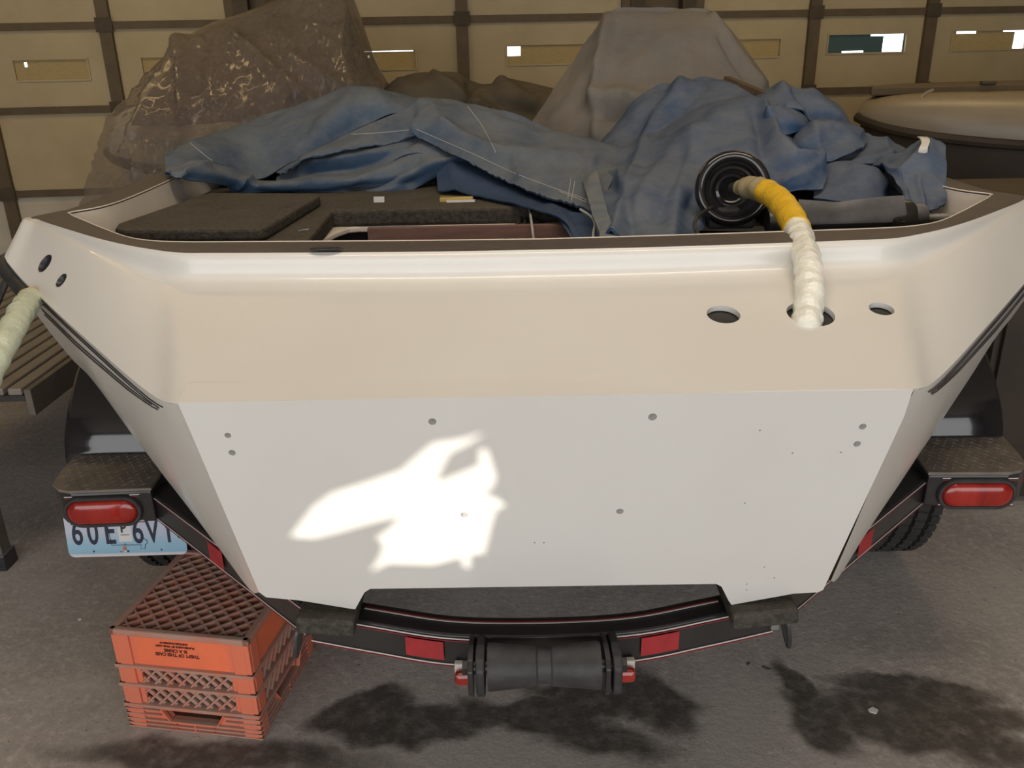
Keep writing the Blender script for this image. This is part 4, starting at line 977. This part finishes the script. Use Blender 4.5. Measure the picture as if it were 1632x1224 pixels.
sheet(Rr, [[(1248, 234, 2.56), (1270, 214, 2.58), (1300, 198, 2.60), (1330, 192, 2.62), (1358, 202, 2.64), (1380, 216, 2.64)],
           [(1254, 240, 2.46), (1275, 226, 2.44), (1305, 214, 2.44), (1335, 212, 2.46), (1362, 218, 2.5), (1382, 226, 2.52)],
           [(1262, 244, 2.42), (1285, 248, 2.38), (1316, 260, 2.36), (1340, 252, 2.38), (1360, 244, 2.42), (1376, 230, 2.48)]], 60, 28, BK[:2], th=.006, folds=[([(1270, 214), (1330, 196), (1370, 212)], .012, 7), ([(1275, 240), (1340, 220)], -.014, 12), ([(1318, 256), (1360, 242)], .014, 6), ([(1300, 205), (1310, 245)], .010, 9)])
sheet(Rr, [[(1352, 214, 2.62), (1375, 212, 2.62), (1405, 222, 2.62), (1430, 231, 2.6), (1462, 244, 2.6)],
           [(1335, 240, 2.50), (1370, 236, 2.48), (1405, 240, 2.48), (1432, 244, 2.48), (1462, 254, 2.5)],
           [(1318, 264, 2.42), (1350, 264, 2.38), (1385, 262, 2.38), (1420, 264, 2.40), (1456, 270, 2.42)]], 50, 24, BK[:2], th=.006, folds=[([(1330, 262), (1380, 254), (1416, 252)], .014, 6), ([(1410, 226), (1420, 255)], .012, 7), ([(1380, 222), (1350, 255)], -.012, 9)])
sheet(Rr, [[(1300, 262, 2.42), (1345, 262, 2.42), (1385, 268, 2.42), (1416, 275, 2.42), (1446, 286, 2.44)],
           [(1300, 280, 2.32), (1345, 276, 2.28), (1380, 280, 2.26), (1410, 292, 2.28), (1446, 306, 2.34)],
           [(1296, 312, 2.22), (1340, 318, 2.16), (1380, 318, 2.14), (1412, 318, 2.18), (1448, 330, 2.26)]], 50, 26, th=.006, folds=[([(1318, 266), (1350, 266), (1390, 282), (1408, 300)], .018, 7), ([(1420, 270), (1430, 300)], -.03, 12)])
sheet(Rr, [[(1408, 268, 2.28), (1428, 250, 2.30), (1455, 246, 2.32), (1480, 231, 2.34), (1502, 230, 2.36)],
           [(1414, 276, 2.20), (1432, 266, 2.20), (1458, 258, 2.20), (1484, 250, 2.22), (1505, 252, 2.26)],
           [(1424, 288, 2.14), (1438, 292, 2.13), (1462, 290, 2.12), (1485, 288, 2.14), (1507, 286, 2.18)],
           [(1438, 312, 2.06), (1450, 318, 2.04), (1468, 320, 2.03), (1486, 318, 2.05), (1506, 306, 2.10)],
           [(1447, 330, 2.02), (1456, 334, 2.00), (1470, 336, 1.99), (1488, 334, 2.00), (1504, 326, 2.06)]], 50, 36, BK[:2], th=.006, folds=[([(1411, 266), (1430, 284), (1447, 325)], .012, 5), ([(1480, 234), (1430, 282)], .016, 7), ([(1462, 290), (1472, 332)], .008, 4), ([(1440, 282), (1500, 296)], .010, 6)], ragged=.006)
tarpR = tag(link('blue_canvas', Rr.mesh('blue_canvas', M['blue'], 60)), 'blue canvas bundled over the right half of the deck, behind the black flange', 'canvas')
Hm = MB()
sheet(Hm, [[(928, 288, 2.40), (940, 274, 2.42), (952, 268, 2.42)], [(934, 305, 2.22), (946, 300, 2.22), (958, 298, 2.22)], [(942, 335, 2.0), (955, 335, 1.99), (968, 335, 1.98)], [(952, 360, 1.84), (964, 360, 1.83), (976, 360, 1.82)], [(957, 382, 1.71), (970, 382, 1.70), (984, 382, 1.70)]], 14, 40, th=.005, na=.008, ns=14)
part('hem', Hm, M['hem'], tarpR, 60, label='grey dusty hem')
# --- tall grey canvas over the console
Gt = MB()
sheet(Gt, [[(958, 30, 3.75), (985, 20, 3.72), (1040, 20, 3.70), (1090, 20, 3.70), (1132, 21, 3.70), (1150, 38, 3.78)],
           [(905, 108, 3.60), (953, 92, 3.50), (1040, 92, 3.42), (1095, 90, 3.42), (1162, 76, 3.50), (1190, 92, 3.66)],
           [(856, 178, 3.50), (948, 165, 3.30), (1035, 165, 3.18), (1100, 160, 3.18), (1200, 128, 3.36), (1226, 142, 3.60)],
           [(838, 202, 3.46), (940, 240, 3.16), (1030, 245, 3.06), (1100, 230, 3.06), (1225, 185, 3.26), (1256, 190, 3.54)],
           [(836, 230, 3.46), (935, 280, 3.14), (1030, 285, 3.04), (1100, 270, 3.04), (1230, 240, 3.24), (1260, 240, 3.52)]], 100, 70, [(.12, -.01), (.5, -.1), (.72, -.5)], th=.005,
      folds=[([(968, 30), (958, 90), (950, 150), (952, 220)], .03, 9), ([(945, 110), (880, 190)], .012, 14), ([(955, 162), (990, 158), (1020, 168)], .05, 16), ([(955, 185), (1000, 190)], -.035, 12), ([(1135, 25), (1170, 75), (1215, 135)], .022, 6), ([(1150, 62), (1195, 125)], -.02, 6), ([(1060, 60), (1010, 110)], .015, 18), ([(1090, 70), (1110, 150)], .012, 20), ([(985, 40), (980, 110)], -.012, 16)], na=.012, ns=4)
tarpG = tag(link('grey_canvas', Gt.mesh('grey_canvas', M['greytarp'], 60)), 'tall dusty grey canvas draped over the boat console like a tent', 'canvas')
# --- dark grey canvas
Dk = MB()
sheet(Dk, [[(604, 160, 5.1), (640, 125, 5.12), (690, 117, 5.15), (730, 119, 5.15), (752, 132, 5.15), (780, 136, 5.15), (800, 127, 5.15), (832, 131, 5.15), (880, 142, 5.15)],
           [(606, 172, 4.95), (645, 146, 4.9), (690, 140, 4.88), (735, 143, 4.88), (755, 150, 4.88), (785, 152, 4.9), (805, 146, 4.9), (835, 150, 4.92), (880, 156, 4.95)],
           [(606, 190, 4.9), (645, 182, 4.8), (690, 182, 4.75), (735, 186, 4.75), (760, 190, 4.75), (790, 192, 4.78), (810, 194, 4.8), (840, 194, 4.82), (880, 190, 4.86)]], 80, 36, [(.15, -.02), (.4, -.1), (.5, -.2)], folds=[([(690, 122), (735, 160), (790, 185)], .05, 9), ([(640, 132), (610, 165)], .04, 10), ([(750, 135), (745, 185)], -.04, 8), ([(800, 132), (850, 165)], .03, 9), ([(735, 125), (800, 172), (850, 180)], -.02, 8)], na=.03, ns=3, calm=True)
tag(link('dark_canvas', Dk.mesh('dark_canvas', M['darktarp'], 60)), 'low dark grey canvas heaped on the foredeck, left of the tall grey canvas', 'canvas')

# ------------------------------------------------------------------ plastic-wrapped boat at the left rear
wb_ = thing('wrapped_boat', (-1.75, 5.1, 0), 'white and mauve boat under clear plastic, left of the blue canvas', 'boat')
def loftx(secs): return MB().grid(secs, closed=True)
def capped(rows):
    m_ = MB().grid(rows, closed=True); n = len(rows[0]); m_.f += [tuple(range(n-1, -1, -1)), tuple((len(rows)-1)*n+k for k in range(n))]; return m_
hs = []
for x, hw, z0, z1 in ((-2.24, .10, .98, 1.08), (-2.19, .20, .95, 1.16), (-2.08, .30, .92, 1.22), (-1.9, .36, .90, 1.26), (-1.5, .44, .88, 1.26), (-.95, .44, .88, 1.2)):
    hs.append([Vector((x, 5.1-hw, z0)), Vector((x, 5.1-hw, (z0+z1)/2)), Vector((x, 5.1-hw*.6, z1)), Vector((x, 5.1+hw*.6, z1)), Vector((x, 5.1+hw, (z0+z1)/2)), Vector((x, 5.1+hw, z0))])
part('hull_top', capped(refine(hs, 3)), M['gel'], wb_, 40)
hs = []
for x, hw, z0 in ((-2.20, .12, .80), (-2.12, .22, .62), (-2.0, .30, .5), (-1.5, .38, .45), (-.95, .40, .45)):
    hs.append([Vector((x, 5.1-hw*.3, z0)), Vector((x, 5.1-hw, z0+.15)), Vector((x, 5.1-hw*1.03, .95)), Vector((x, 5.1+hw*1.03, .95)), Vector((x, 5.1+hw, z0+.15)), Vector((x, 5.1+hw*.3, z0))])
part('hull_bottom', capped(refine(hs, 3)), M['liner'], wb_, 40)
part('rub_rail', MB().tube(cr([(-.95, 4.63, .90), (-1.5, 4.62, .91), (-1.9, 4.70, .93), (-2.12, 4.83, .96), (-2.25, 5.0, .99)], 30), .028, 8), M['browndark'], wb_)
cs = []
for z, x0, x1, hy in ((1.15, -2.0, -.9, .36), (1.28, -1.92, -.92, .32), (1.42, -1.80, -.98, .24), (1.50, -1.72, -1.05, .17), (1.55, -1.5, -1.0, .13), (1.62, -1.25, -1.0, .08)):
    cs.append([Vector((x0, 5.1-hy, z)), Vector((x1, 5.1-hy, z)), Vector((x1, 5.1+hy, z)), Vector((x0, 5.1+hy, z))])
part('console', capped(refine(cs, 3)), M['purple'], wb_, 30, bevel=.03)
for x in (-2.05, -1.1): part('cradle_stand', MB().box((x-.06, 4.85, 0), (x+.06, 5.35, .66)), M['browndark'], wb_, 0)
Pl = MB()
sheet(Pl, [[(258, 98, 5.05), (294, 62, 5.1), (330, 42, 5.1), (375, 28, 5.1), (440, 2, 5.1), (500, -22, 5.1), (546, -12, 5.1), (568, 40, 5.1), (590, 100, 5.05), (612, 140, 5.0)],
           [(215, 138, 4.8), (288, 84, 4.85), (335, 72, 4.85), (380, 66, 4.85), (440, 50, 4.85), (500, 34, 4.82), (546, 44, 4.82), (570, 78, 4.85), (595, 120, 4.85), (618, 160, 4.85)],
           [(165, 205, 4.6), (250, 170, 4.5), (320, 150, 4.48), (390, 145, 4.48), (450, 140, 4.48), (510, 130, 4.48), (550, 130, 4.5), (580, 140, 4.52), (605, 160, 4.56), (625, 185, 4.6)],
           [(148, 262, 4.5), (215, 255, 4.38), (290, 250, 4.34), (380, 245, 4.34), (450, 245, 4.34), (510, 245, 4.34), (545, 240, 4.38), (570, 235, 4.44), (590, 235, 4.5), (605, 235, 4.58)],
           [(120, 345, 4.4), (190, 350, 4.28), (280, 350, 4.24), (380, 350, 4.24), (450, 350, 4.24), (510, 350, 4.24), (520, 350, 4.3), (545, 350, 4.4), (560, 350, 4.5), (570, 350, 4.6)]],
      220, 150, [(.25, .0), (.6, -.25), (.85, -.8)], th=.003, na=.016, ns=7, calm=True, rough=.42, octv=6,
      folds=[([(292, 60), (288, 140), (300, 235)], .05, 8), ([(300, 62), (240, 150), (200, 240)], .04, 9), ([(375, 60), (430, 110), (500, 165)], .06, 10), ([(440, 40), (470, 100), (560, 150)], .05, 16), ([(548, 5), (540, 80), (560, 150)], .05, 10), ([(330, 60), (310, 140)], -.03, 10), ([(215, 240), (220, 320)], .03, 5), ([(235, 230), (245, 320)], .03, 5), ([(455, 175), (470, 150), (478, 180)], .03, 5), ([(320, 60), (350, 200)], .02, 8)])
tag(link('plastic_sheet', Pl.mesh('plastic_sheet', M['plastic'], 60)), 'wrinkled clear plastic sheet draped over the boat at the rear left', 'sheet')

# ------------------------------------------------------------------ boat at the right rear
rb_ = thing('stored_boat', (3.4, 4.9, 0), 'aged cream boat on a dark stand before the right garage door', 'boat')
hs = []; ds = []
for x, hw, z0, z1 in ((1.93, .05, 1.10, 1.14), (1.98, .14, 1.07, 1.18), (2.08, .24, 1.05, 1.21), (2.3, .38, 1.02, 1.225), (2.7, .5, .99, 1.225), (3.4, .56, .95, 1.22), (4.6, .58, .90, 1.22)):
    hs.append([Vector((x, 4.9-hw, z0)), Vector((x, 4.9-hw*1.02, z0*.7+z1*.3)), Vector((x, 4.9-hw*.94, z0*.25+z1*.75)), Vector((x, 4.9-hw*.72, z1)), Vector((x, 4.9+hw*.72, z1)), Vector((x, 4.9+hw*1.02, (z0+z1)/2)), Vector((x, 4.9+hw, z0))])
    ds.append([Vector((x+.03, 4.9-hw*.35, min(z0-.05, z0-.5*min(1, (x-1.8)/.7)))), Vector((x+.03, 4.9-hw*.9, z0-.25*min(1, (x-1.8)/.6)-.02)), Vector((x+.03, 4.9-hw*.98, z0)), Vector((x+.03, 4.9+hw*.98, z0)), Vector((x+.03, 4.9+hw*.9, z0-.25*min(1, (x-1.8)/.6)-.02)), Vector((x+.03, 4.9+hw*.35, min(z0-.05, z0-.5*min(1, (x-1.8)/.7))))])
part('hull_top', capped(refine(hs, 3)), M['boatcap'], rb_, 70)
part('hull_bottom', capped(refine(ds, 3)), M['browndark'], rb_, 40)  # dark lower hull; its colour also stands for the shadow under the boat
gw = [Vector((r[3].x, r[3].y, r[3].z+.012)) for r in hs]+[Vector((r[2].x, r[2].y, r[2].z+.012)) for r in hs][::-1]
part('gunwale', MB().slab([(x, y) for x, y in ((2.0, 4.95), (2.05, 5.1), (2.3, 5.28), (2.7, 5.38), (4.6, 5.45), (4.6, 5.05), (2.5, 5.0))], 1.215, 1.262), M['rail'], rb_, 0, bevel=.01)
part('rub_rail', MB().tube(cr([(4.6, 4.32, .905), (3.4, 4.34, .955), (2.7, 4.4, .99), (2.3, 4.52, 1.02), (2.08, 4.66, 1.05), (1.96, 4.80, 1.085), (1.92, 4.9, 1.11)], 40), .026, 8), M['browndark'], rb_)
part('cleat', MB().tube(cr([(2.16, 4.72, 1.20), (2.19, 4.72, 1.235), (2.23, 4.72, 1.255)], 8), .008, 6), M['boatcap'], rb_)
part('cleat', MB().box((2.62, 4.98, 1.262), (2.70, 5.02, 1.28)), M['post'], rb_, 0, bevel=.005)
for x in (2.5, 4.1): part('cradle_stand', MB().box((x-.08, 4.55, 0), (x+.08, 5.25, .62)), M['browndark'], rb_, 0)
for x in (2.25, 4.4): part('cradle_stand', MB().box((x-.05, 4.5, 0), (x+.05, 5.3, .80)), M['browndark'], rb_, 0)
# tall cabinet built up from a dark box, added to darken the right edge
cb_ = thing('shade_cabinet', (2.05, 3.2, 0), 'dark brown cabinet added to darken the view beside the right gunwale', 'cabinet')
cp = [pz(1572, 305, 1.0), pz(1598, 262, 1.0)]
part('carcass', MB().box((1.56, 2.62, .02), (2.5, 3.3, .98)), M['browndark'], cb_, 0, bevel=.006)
part('top', MB().box((1.54, 2.60, .98), (2.52, 3.32, 1.005)), M['post'], cb_, 0, bevel=.004)
for x in (1.58, 2.05): part('door', MB().box((x, 2.600, .06), (x+.44, 2.618, .95)), M['browndark'], cb_, 0, bevel=.004)
part('plinth', MB().box((1.6, 2.66, 0), (2.46, 3.26, .02)), M['browndark'], cb_, 0)

# ------------------------------------------------------------------ loose things
# black flange with a concave dish
fc = pY(1168, 300, 2.0); ax_ = (EYE-fc).normalized(); ax_ = (ax_+Vector((.10, 0, .10))).normalized()
fmx = ax_.to_track_quat('Z', 'Y').to_matrix().to_4x4(); fmx.translation = fc
fl_ = thing('rigging_flange', fc, 'round black rubber flange with a glossy rim, facing the stern', 'flange')
part('flange_ring', MB().lathe([(.060, -.004), (.066, .006), (.074, .009), (.082, .006), (.086, -.004), (.086, -.014), (.080, -.020), (.066, -.020)], fmx, 56, closed=True), M['blackgloss'], fl_, 50)
part('flange_dish', MB().lathe([(.066, -.002), (.058, -.006), (.052, -.016), (.046, -.018), (.042, -.026), (.036, -.03), (.030, -.028), (.026, -.042), (.012, -.046), (0, -.046), (0, -.070), (.05, -.060), (.068, -.024)], fmx, 48, closed=True), M['blackgloss'], fl_, 30)
part('flange_neck', MB().lathe([(.050, -.062), (.046, -.11), (.040, -.14), (.030, -.14), (.036, -.075)], fmx, 32, closed=True), M['blackrub'], fl_, 40)
part('flange_foot', MB().box((fc.x-.05, fc.y+.0, DZ+.0), (fc.x+.06, fc.y+.10, fc.z-.045)), M['blackrub'], fl_, 0, bevel=.008)
# wrapped hose from the flange into the stern
HP = [pY(1168, 300, 2.0), pY(1192, 299, 1.93), pY(1215, 303, 1.87), pY(1240, 318, 1.79), pY(1260, 345, 1.69), pY(1275, 378, 1.585), pY(1287, 420, 1.475), pY(1290, 462, 1.41), pY(1288, 496, 1.375), pY(1285, 520, 1.345)]
hits_h = hits[1][0]
HP += [hits_h+Vector((-.005, .01, -.03)), hits_h+Vector((-.005, .03, -.12))]
hp = cr(HP, 240)
hose = thing('wrapped_hose', HP[2], 'bent hose wrapped in yellow and white plastic, arching over the stern into its largest hole', 'hose')
part('tape_wrap', MB().tube(hp[10:58], [.017+.008*min(1, i/14)-.001*math.sin(i*.35) for i in range(48)], 20, wob=.10), M['tan'], hose, 60, label='tan masking tape')
part('yellow_sleeve', MB().tube(hp[48:102], [.0262+.0006*math.sin(i*.5) for i in range(54)], 24, wob=.05), M['yellow'], hose, 60, label='yellow wrapping')
part('plastic_wrap', MB().tube(hp[96:], [.0243+.0012*noise.noise((i*.21, 3, 1)) for i in range(len(hp)-96)], 26, wob=.12), M['wrap'], hose, 60, label='crinkled white plastic wrapping')
part('hose_end', MB().tube(hp[:16], .013, 12), M['blackrub'], hose)
# second hose, pale green, at the left corner
q = pY(45, 482, 1.66); g2 = [pY(66, 462, 1.82), pY(56, 470, 1.73), q, pY(33, 499, 1.60), pY(15, 534, 1.52), pY(-8, 576, 1.45), pY(-30, 625, 1.40), pY(-60, 700, 1.36), pY(-95, 830, 1.3), pY(-130, 1010, 1.26)]
g2.append(Vector((g2[-1].x-.05, g2[-1].y, .02)))
gp2 = cr(g2, 110)
h2_ = thing('wrapped_hose', gp2[20], 'hose wrapped in pale green tape, hanging from the left corner of the boat', 'hose')
part('hose_core', MB().tube(gp2[:20], .017, 14), M['blackrub'], h2_, label='bare black hose end')
part('tape_wrap', MB().tube(gp2[17:], [.023+.0008*math.sin(i*.9) for i in range(len(gp2)-17)], 22, wob=.10), M['wrapg'], h2_, 60)
part('yellow_patch', MB().tube(gp2[16:19], .0225, 16, wob=.3), M['yellow'], h2_, label='yellow tape end')
q = [pY(40, 412, 2.14), pY(16, 436, 2.10), pY(4, 462, 2.08), pY(-8, 490, 2.05), pY(-40, 560, 2.05), pY(-90, 640, 2.1)]; q.append(Vector((q[-1].x-.15, q[-1].y+.3, .63)))
tag(link('cable', MB().tube(cr(q, 40), .009, 8).mesh('cable', M['blackrub'])), 'thin black cable hanging beside the left rub rail', 'cable', None)
# black cylinder actuator on the deck
ac = thing('actuator', pY(1350, 345, 1.98), 'dusty black steering cylinder lying on the deck, right of the flange', 'actuator')
A0, A1 = pY(1222, 352, 2.0), pY(1432, 346, 2.0); ad = (A1-A0).normalized()
am = ad.to_track_quat('Z', 'Y').to_matrix().to_4x4(); am.translation = A0; Lc = (A1-A0).length
part('cylinder_body', MB().lathe([(0, 0), (.026, 0), (.030, .01), (.030, Lc-.02), (.026, Lc), (0, Lc)], am, 28), M['blackdust'], ac, 40)
sv = [[A0+ad*(Lc*t)+Vector((0, -.010, .038+.012*abs(math.cos(t*math.pi)))) for t in [i/19 for i in range(4, 20)]], [A0+ad*(Lc*t)+Vector((0, -.034, .016)) for t in [i/19 for i in range(4, 20)]], [A0+ad*(Lc*t)+Vector((0, -.036, -.004)) for t in [i/19 for i in range(4, 20)]]]
part('dust_cover', MB().shell(sv, .004), M['greyplastic'], ac, 50)
part('end_collar', MB().lathe([(0, Lc-.03), (.038, Lc-.03), (.040, Lc-.02), (.040, Lc+.02), (.034, Lc+.03), (0, Lc+.03)], am, 24), M['black'], ac, 40)
part('end_collar', MB().lathe([(0, Lc+.03), (.028, Lc+.03), (.030, Lc+.05), (.026, Lc+.06), (0, Lc+.06)], am, 20), M['blackdust'], ac, 40)
part('mount_foot', MB().box((A0.x+.02, A0.y-.03, DZ-.002), (A0.x+.09, A0.y+.03, A0.z-.02)), M['black'], ac, 0, bevel=.004)
part('mount_foot', MB().box((A1.x-.06, A1.y-.03, DZ-.002), (A1.x+.02, A1.y+.03, A1.z-.02)), M['black'], ac, 0, bevel=.004)
part('grease_knob', MB().lathe([(0, .0), (.009, .0), (.010, .006), (.006, .012), (0, .013)], Matrix.Translation(A0+ad*(Lc*.93)+Vector((0, -.040, 0))) @ Matrix.Rotation(math.pi/2, 4, 'X'), 14), M['blackgloss'], ac, 40)
R0, R1 = pY(1440, 347, 2.0), pY(1556, 345, 1.99)
part('push_rod', MB().tube([R0, R1], .0085, 14), M['galv'], ac, label='bare grey steel rod')
# brown board standing in the well
B0, B1 = pY(585, 364, 2.16), pY(925, 362, 2.16)
tag(link('board', MB().box((B0.x, 2.16, .842), (B1.x, 2.178, B0.z+.0)).mesh('board', M['board'], 0), bevel=.0015), 'reddish brown board standing on edge in the open stern well', 'board')
# cables
for i, pts in enumerate(([(826, 324, 2.5), (831, 338, 2.42), (828, 352, 2.33), (822, 362, 2.25)], [(835, 325, 2.5), (838, 342, 2.40), (836, 366, 2.24)], [(843, 326, 2.5), (852, 348, 2.36), (868, 362, 2.26)])):
    d3 = cr([pY(*p) for p in pts], 16); d3.append(d3[-1]+Vector((0, .01, -.12)))
    tag(link('cable', MB().tube(d3, .0055, 8).mesh('cable', M['blackrub'])), ['leftmost of three black cables dropping from the blue canvas into the well', 'middle one of three black cables dropping into the well', 'rightmost of three black cables, slanting into the well'][i], 'cable', 'black cables in the stern well')
d3 = cr([pY(*p) for p in ((842, 318, 2.5), (845, 340, 2.30), (848, 362, 2.13), (851, 386, 2.10))], 20); d3.append(d3[-1]+Vector((0, 0, -.14)))
tag(link('cord', MB().tube(d3, .0032, 8).mesh('cord', M['thread'])), 'pale cord hanging straight down before the brown board', 'cord')
d3 = cr([pY(*p) for p in ((925, 334, 2.10), (942, 345, 2.03), (948, 356, 1.97), (946, 370, 1.92), (945, 386, 1.88))], 24)
tag(link('cord', MB().tube(d3, .0032, 8).mesh('cord', M['thread'])), 'pale cord curling out beside the grey hem', 'cord')
d3 = cr([pY(*p) for p in ((1135, 330, 1.97), (1118, 340, 1.92), (1108, 352, 1.84), (1108, 366, 1.76), (1116, 378, 1.68))], 24)
tag(link('cable', MB().tube(d3, .004, 8).mesh('cable', M['blackrub'])), 'thin black cable looping below the round black flange', 'cable')
# small pieces on the deck
p = pz(604, 316, DZ+.012); tag(link('paper_scrap', MB().box((p.x-.015, p.y-.004, DZ+.001), (p.x+.015, p.y+.006, DZ+.016)).mesh('paper_scrap', M['paper'], 0)), 'small white scrap on the carpet under the blue canvas', 'scrap')
p = pz(726, 314, DZ+.012); tag(link('brass_plate', MB().slab([(p.x-.045, p.y-.012), (p.x+.05, p.y+.0), (p.x+.05, p.y+.012), (p.x-.045, p.y+.028)], DZ+.0, DZ+.012).mesh('brass_plate', M['brass'], 0), bevel=.002), 'yellow brass strip lying under the dark blue fold', 'strip')
tag(link('paper_scrap', MB().slab([(p.x-.025, p.y-.020), (p.x+.055, p.y-.016), (p.x+.055, p.y-.010), (p.x-.025, p.y-.014)], DZ+.0, DZ+.006).mesh('paper_scrap', M['paper'], 0)), 'thin white sliver in front of the brass strip', 'scrap')
d3 = [[pY(x, y, Y) for x, y, Y in r] for r in (((820, 247, 2.64), (833, 240, 2.66)), ((827, 251, 2.63), (838, 250, 2.64)))]
tag(link('paper_scrap', MB().shell(d3, .003).mesh('paper_scrap', M['paper'], 0)), 'torn pale tag on the left blue canvas', 'scrap')
# bent strap standing on the canvas
rows = [[pY(1463, 246, 2.22), pY(1478, 243, 2.22)], [pY(1465, 236, 2.22), pY(1479, 234, 2.22)], [pY(1469, 226, 2.24), pY(1482, 226, 2.24)], [pY(1466, 219, 2.26), pY(1481, 221, 2.26)], [pY(1462, 217, 2.29), pY(1478, 218, 2.29)]]
tag(link('strap', MB().shell(refine(rows, 4), .003).mesh('strap', M['white'], 60)), 'curled white strap sticking up from the right blue canvas', 'strap')
# dark stick by the grey canvas
W0, W1 = pY(1158, 124, 3.05), pY(1226, 152, 2.84); wd_ = (W1-W0).normalized(); u_ = Vector((0, 0, 1)).cross(wd_).normalized(); v_ = wd_.cross(u_)
wm_ = Matrix(((wd_.x, u_.x, v_.x, W0.x), (wd_.y, u_.y, v_.y, W0.y), (wd_.z, u_.z, v_.z, W0.z), (0, 0, 0, 1)))
tag(link('wooden_stick', MB().box((0, -.012, -.018), ((W1-W0).length+.1, .012, .006), wm_).mesh('wooden_stick', M['wood'], 0), bevel=.002), 'dark wooden stick poking out between the grey and blue canvases', 'stick')
# work platform at the left
pl_ = thing('work_platform', (-1.8, 3.0, 0), 'low ribbed aluminium work platform at the left edge', 'platform')
PX0, PX1, PY0, PY1, PZ = -2.25, -1.405, 2.30, 4.3, .62
nb = 16
for i in range(nb):
    x0 = PX0+(PX1-PX0)*i/nb
    part('plank', MB().box((x0+.006, PY0, PZ-.022), (x0+(PX1-PX0)/nb-.006, PY1, PZ)), M['alu'], pl_, 0, bevel=.005)
part('under_deck', MB().box((PX0, PY0, PZ-.04), (PX1, PY1, PZ-.022)), M['dark'], pl_, 0)
part('side_skirt', MB().box((PX1, PY0, PZ-.085), (PX1+.02, PY1, PZ-.004)), M['aludark'], pl_, 0, bevel=.002)
part('side_skirt', MB().box((PX0-.02, PY0, PZ-.085), (PX0, PY1, PZ-.004)), M['aludark'], pl_, 0, bevel=.002)
for x, y in ((-1.635, 2.345), (-2.2, 2.345), (-1.47, 4.2), (-2.2, 4.2)):
    lg = part('leg', MB().box((x-.028, y-.025, .04), (x+.028, y+.025, PZ-.04)), M['aludark'], pl_, 0, bevel=.003)
    part('foot', MB().box((x-.035, y-.035, 0), (x+.035, y+.035, .055)), M['blackdust'], lg, 0, bevel=.004)

# litter on the concrete
for (x, y, r, nm, lb) in ((1392, 1133, .011, 'paint_chip', 'white paint chip lying in the dark stain on the floor at the right'), (127, 987, .005, 'paint_chip', 'tiny white paint chip on the concrete beside the orange crate')):
    p = pz(x, y, 0); poly = []
    for k in range(9):
        q = 2*math.pi*k/9; rr = r*(.75+.5*random.random()); poly.append((p.x+rr*math.cos(q)*1.15, p.y+rr*math.sin(q)))
    tag(link(nm, MB().slab(poly, 0.0, .0025).mesh(nm, M['paper'], 0)), lb, 'chip')
